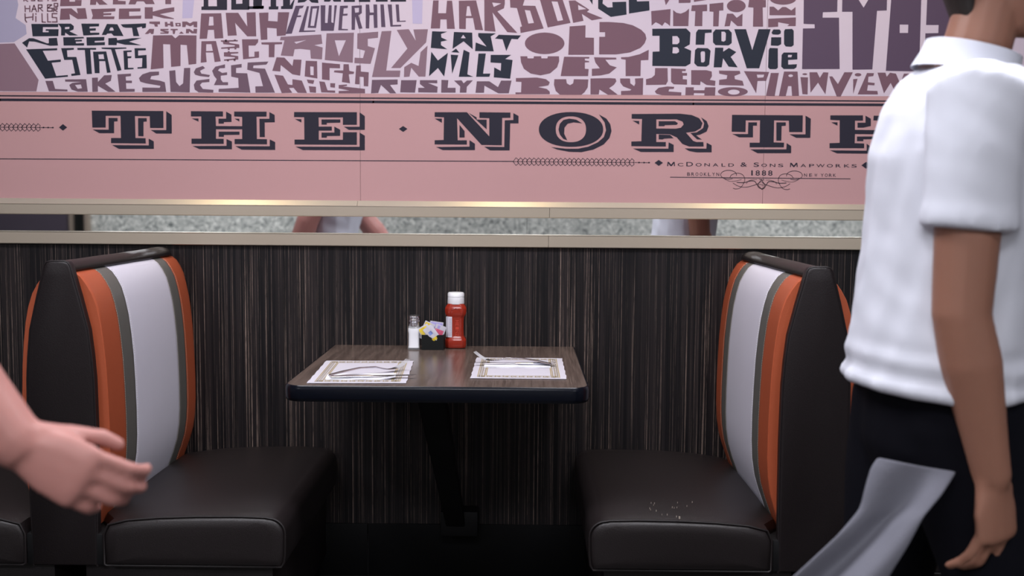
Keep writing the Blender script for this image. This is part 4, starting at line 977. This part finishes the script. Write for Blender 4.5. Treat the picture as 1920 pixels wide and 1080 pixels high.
def person(label, ox, oy, pose, skin, hold):
    """walks towards +x, right side towards the camera (-y); all joints in world metres"""
    J = pose; t = thing('person', label, 'person', (ox, oy, FLOOR))
    t['_o'] = (ox, oy, FLOOR)
    off = Vector((ox, oy, FLOOR))
    nk, hd_ = Vector(J['neck']), Vector(J['head'])
    pv, ch = Vector(J['pelvis']), Vector(J['chest'])
    parts = []
    # trunk
    mid = (pv+ch)/2
    parts.append(chain([pv-Vector((0, 0, .06)), pv+Vector((0, 0, .03)), mid, ch, ch+Vector((.005, 0, .10)), nk-Vector((.002, 0, .05))],
                       [(.155, .115), (.160, .118), (.140, .105), (.165, .118), (.155, .095), (.075, .065)], 20, side=(0, 1, 0)))
    parts.append(chain([nk-Vector((.01, 0, .07)), nk+Vector((.004, 0, .0)), hd_+Vector((-.02, 0, -.06))], [.064, .058, .056], 16))
    # head: skull, face, jaw, nose, brow, lips, ears
    h = hd_
    parts += [ellipsoid((h.x-.012, h.y, h.z+.028), (.098, .078, .100)), ellipsoid((h.x+.022, h.y, h.z-.022), (.070, .064, .090)),
              chain([(h.x+.02, h.y, h.z-.088), (h.x+.066, h.y, h.z-.098)], [(.044, .026), (.022, .018)], side=(0, 1, 0)),
              chain([(h.x+.080, h.y, h.z+.018), (h.x+.096, h.y, h.z-.012), (h.x+.107, h.y, h.z-.034), (h.x+.088, h.y, h.z-.042)], [.009, .010, .0125, .011], n=10),
              chain([(h.x+.066, h.y-.038, h.z+.030), (h.x+.086, h.y, h.z+.030), (h.x+.066, h.y+.038, h.z+.030)], [.008, .010, .008], n=8),
              chain([(h.x+.072, h.y-.020, h.z-.062), (h.x+.089, h.y, h.z-.062), (h.x+.072, h.y+.020, h.z-.062)], [.006, .0085, .006], n=8)]
    for s in (-1, 1):
        parts.append(chain([(h.x-.012, h.y+s*.080, h.z-.026), (h.x-.020, h.y+s*.087, h.z+.008), (h.x-.012, h.y+s*.086, h.z+.026)], [(.006, .012), (.006, .018), (.006, .013)], n=10, side=(0, 1, 0)))
    # arms
    for sd in ('R', 'L'):
        sh, el, wr = (Vector(J[q+sd]) for q in ('shoulder', 'elbow', 'wrist'))
        k = J.get('thick', 1.0)
        m1 = sh.lerp(el, .45); m2 = el.lerp(wr, .3)
        parts.append(chain([Vector((ch.x, ch.y+(sh.y-ch.y)*.5, sh.z-.01)), sh, m1, el, m2, el.lerp(wr, .75), wr], [.055, .056*min(k, 1.06), .050*min(k, 1.06), .041*k, .043*k, .032*k, .027*k], 16))
        H = J['hand'+sd]
        parts.append(hand(wr, H[0], H[1], H[2], H[3], k=H[4] if len(H) > 4 else 1.0, thumb_out=H[5] if len(H) > 5 else .9))
    # legs
    tro = [chain([pv-Vector((0, 0, .07)), pv+Vector((0, 0, .05)), pv+Vector((0, 0, .13))], [(.165, .128), (.165, .125), (.150, .115)], 20, side=(0, 1, 0))]
    for sd in ('R', 'L'):
        hp, kn, an = (Vector(J[q+sd]) for q in ('hip', 'knee', 'ankle'))
        fd = Vector(J.get('foot'+sd, (1, 0, 0)))
        parts.append(chain([hp, hp.lerp(kn, .4), kn, kn.lerp(an, .35), an], [.085, .075, .055, .054, .036], 14))
        parts.append(chain([an-Vector((.03, 0, .02)), an+fd*.08-Vector((0, 0, .045)), an+fd*.16-Vector((0, 0, .055))], [(.026, .022), (.030, .016), (.026, .010)], side=(0, 1, 0)))
        tro.append(chain([hp+Vector((0, 0, .02)), hp.lerp(kn, .35), kn, kn.lerp(an, .4), kn.lerp(an, .97)], [(.100, .115), (.092, .108), .076, .070, .064], 18, side=(0, 1, 0)))
        sho = obj('shoe', chain([an+Vector((-.045, 0, -.045)), an+fd*.03+Vector((0, 0, -.040)), an+fd*.12+Vector((0, 0, -.058)), an+fd*.18+Vector((0, 0, -.064))], [(.040, .044), (.046, .050), (.050, .030), (.040, .020)], 16, side=(0, 1, 0)), M['shoe'], t, smooth=True)
    me = remesh(parts, .0052, 2)
    for vt in me.vertices: vt.co -= off
    link('body', me, skin, t, smooth=True)
    me = remesh(tro, .011, 4)
    for vt in me.vertices: vt.co -= off
    link('trousers', me, M['trouser'], t, smooth=True)['label'] = 'black trousers'
    # shirt: trunk rings plus two short sleeves
    sp = []
    rg = []
    for z, cx_, hx, hy in J['shirt']:
        n = 36
        rg.append([(cx_+(hx+.0035*sin(k*2.3+z*40))*cos(2*pi*k/n), pv.y+(hy+.003*sin(k*1.9+z*25))*sin(2*pi*k/n), z+.004*sin(k*.9)) for k in range(n)])
    sp.append(loft(rg))
    for sd in ('R', 'L'):
        sh, el = Vector(J['shoulder'+sd]), Vector(J['elbow'+sd])
        e = sh.lerp(el, J.get('sleeve', .62))
        sy = -1 if sd == 'R' else 1
        i0 = Vector((ch.x+.005, pv.y+sy*.07, sh.z+.035))
        n = 24
        dirs = [(i0, .062), (sh+Vector((0, 0, .006)), .078), (sh.lerp(e, .4), .074), (sh.lerp(e, .8), .074), (sh.lerp(e, .86), .077), (e, .079)]
        rings = []
        ax_ = (e-sh).normalized()
        for q, (p, r_) in enumerate(dirs):
            tt = ax_ if q > 1 else ((sh-i0).normalized()+ax_*(.6*q)).normalized()
            s = (Vector((1, 0, 0))-tt*tt.x).normalized(); u_ = tt.cross(s)
            rings.append([p+s*(r_+.002*sin(k*2.1+q))*cos(2*pi*k/n)+u_*(r_*.86)*sin(2*pi*k/n) for k in range(n)])
        sp.append(loft(rings))
    me = remesh(sp, .0085, 4)
    from mathutils import noise as NZ
    NRM = [v_.normal.copy() for v_ in me.vertices]
    for vt, nr in zip(me.vertices, NRM):
        c_ = vt.co.copy()
        q_ = NZ.noise(Vector((c_.x*9+ox, c_.y*9, c_.z*3.2)))*.007+NZ.noise(Vector((c_.x*16+c_.z*22, c_.y*14, c_.z*9)))*.0022
        hem = max(0, 1-(c_.z-J['shirt'][0][0])/.10)
        q_ += hem*.006*sin(c_.z*130+c_.x*9)
        vt.co = c_+nr*q_
    for vt in me.vertices: vt.co -= off
    link('shirt', me, M['shirt'], t, smooth=True)['label'] = 'white short-sleeved shirt'
    # collar
    c0 = J['collar']
    rg = []
    n = 32
    for dz, r1, r2 in ((-.016, 1.12, 1.12), (.012, 1.0, 1.0), (.030, .97, .97), (.031, .90, .90), (.010, .90, .90), (-.016, .98, .98)):
        rg.append([(c0[0]+.084*r1*cos(2*pi*k/n)+.25*dz, c0[1]+.068*r2*sin(2*pi*k/n), c0[2]+dz-.018*cos(2*pi*k/n)) for k in range(n)])
    obj('collar', loft(rg, cap=False), M['shirt'], t, smooth=True)
    # hair
    hp_ = [ellipsoid((h.x-.020, h.y, h.z+.042), (.104, .086, .098)), chain([(h.x-.075, h.y, h.z+.02), (h.x-.072, h.y, h.z-.045)], [(.060, .032), (.048, .022)], side=(0, 1, 0)), chain([(h.x-.072, h.y, h.z-.04), (h.x-.062, h.y, h.z-.088)], [(.048, .022), (.040, .014)], side=(0, 1, 0))]
    v, f = join(*hp_)
    me = evalmesh(v, f, [('REMESH', dict(mode='VOXEL', voxel_size=.006)), ('SMOOTH', dict(factor=.5, iterations=2))])
    bm = bmesh.new(); bm.from_mesh(me)
    kill = [vt for vt in bm.verts if vt.co.x > h.x+.045-.35*max(0, vt.co.z-h.z-.05) and vt.co.z < h.z+.085 or (vt.co.x > h.x-.03 and vt.co.z < h.z+.01)]
    bmesh.ops.delete(bm, geom=kill, context='VERTS'); bm.to_mesh(me); bm.free()
    for vt in me.vertices: vt.co -= off
    link('hair', me, M['hair'], t, smooth=True)['label'] = 'short dark hair'
    for s in (-1, 1):
        e = obj('eye', ellipsoid((h.x+.066, h.y+s*.030, h.z+.010), (.012, .013, .0115), 10), M['eye'], t, smooth=True)
        obj('pupil', ellipsoid((h.x+.0758, h.y+s*.031, h.z+.010), (.004, .0055, .0055), 8), M['iris'], e, smooth=True, off=(ox, oy, FLOOR))
    return t
# --- right: walks to the right, near arm hanging
yR = -1.52
relax = [(18, 26, 16), (24, 32, 20), (28, 36, 22), (20, 26, 16)]
PR = dict(pelvis=(.755, yR, .84), chest=(.775, yR, 1.17), neck=(.790, yR, 1.455), head=(.835, yR, 1.60),
          shoulderR=(.728, yR-.175, 1.355), elbowR=(.712, yR-.19, 1.02), wristR=(.775, yR-.185, .752),
          shoulderL=(.775, yR+.175, 1.355), elbowL=(.800, yR+.20, 1.05), wristL=(.900, yR+.19, .82),
          handR=((.14, .02, -1), (-.45, .89, 0), relax, (3, 0, -8, -24), 1.2), handL=((.3, 0, -1), (0, -1, 0), relax, (4, 0, -3, -6)),
          hipR=(.765, yR-.085, .82), kneeR=(.87, yR-.09, .43), ankleR=(.90, yR-.09, .055), hipL=(.745, yR+.085, .82), kneeL=(.70, yR+.09, .44), ankleL=(.49, yR+.09, .10),
          shirt=[(.872, .752, .150, .195), (.882, .752, .158, .200), (.94, .748, .150, .192), (1.05, .755, .146, .190), (1.18, .768, .146, .200), (1.28, .772, .146, .208), (1.36, .778, .128, .200), (1.405, .785, .108, .150), (1.43, .787, .082, .095)],
          collar=(.785, yR, 1.436), sleeve=.60, thick=1.12)
person('person in a white short-sleeved shirt and black trousers walking past the right bench', .755, yR, PR, M['skinR'], None)
# --- left: just outside the frame, near arm swinging forward into it
yL = -1.92
grip = [(22, 42, 30), (24, 46, 32), (26, 48, 32), (28, 48, 30)]
PL = dict(pelvis=(-.97, yL, .84), chest=(-.90, yL, 1.17), neck=(-.885, yL, 1.455), head=(-.85, yL, 1.60), thick=1.30,
          shoulderR=(-.900, yL-.17, 1.345), elbowR=(-.795, yL-.18, 1.085), wristR=(-.632, yL-.18, .888),
          shoulderL=(-.90, yL+.175, 1.355), elbowL=(-1.02, yL+.20, 1.08), wristL=(-1.10, yL+.19, .83),
          handR=((.88, .05, -.50), (.15, .9, -.25), grip, (2, 0, -3, -6), 1.12, .35), handL=((-.3, 0, -1), (0, -1, 0), relax, (4, 0, -3, -6)),
          hipR=(-.97, yL-.085, .82), kneeR=(-1.0, yL-.09, .43), ankleR=(-1.2, yL-.09, .10), hipL=(-.97, yL+.085, .82), kneeL=(-.90, yL+.09, .44), ankleL=(-.84, yL+.09, .055),
          shirt=[(.845, -.955, .130, .185), (.855, -.955, .136, .190), (.93, -.95, .130, .180), (1.05, -.93, .126, .180), (1.18, -.902, .130, .192), (1.28, -.898, .128, .198), (1.36, -.892, .112, .18), (1.41, -.888, .095, .130), (1.440, -.885, .078, .088)],
          collar=(-.885, yL, 1.44), sleeve=.5)
person('person at the left edge of the picture swinging a bare forearm towards the left bench', -.91, yL, PL, M['skinL'], None)

# ---- cloth flapping behind the walking person's thigh
def towel():
    n, m_ = 16, 22; V_ = []
    LE = [(1645, 858), (1632, 878), (1623, 909), (1612, 955), (1584, 987), (1564, 1007), (1499, 1067), (1440, 1120)]
    RE = [(1793, 886), (1780, 908), (1766, 930), (1745, 955), (1728, 975), (1701, 1023), (1672, 1068), (1640, 1125)]
    def pick(E, s):
        k = s*(len(E)-1); i = min(int(k), len(E)-2); q = k-i
        return E[i][0]*(1-q)+E[i+1][0]*q, E[i][1]*(1-q)+E[i+1][1]*q
    for j in range(m_+1):
        s = j/m_
        (xl, yl), (xr, yr) = pick(LE, s), pick(RE, s)
        for i in range(n+1):
            q = i/n
            Yd = -1.70-.016*sin(q*7+s*2.5)*(.3+s)-.07*s+.05*(1-q)*s
            V_.append(at(xl+(xr-xl)*q, yl+(yr-yl)*q, Yd))
    F_ = [(j*(n+1)+i, j*(n+1)+i+1, (j+1)*(n+1)+i+1, (j+1)*(n+1)+i) for j in range(m_) for i in range(n)]
    me = evalmesh(V_, F_, [('SOLIDIFY', dict(thickness=.005)), ('SUBSURF', dict(levels=1))])
    o = link('cloth', me, M['towel'], None, smooth=True)
    tag(o, "light grey cloth trailing behind the right person's black trousers", 'cloth')
towel()

for o in list(bpy.data.objects):
    if '_o' in o: del o['_o']
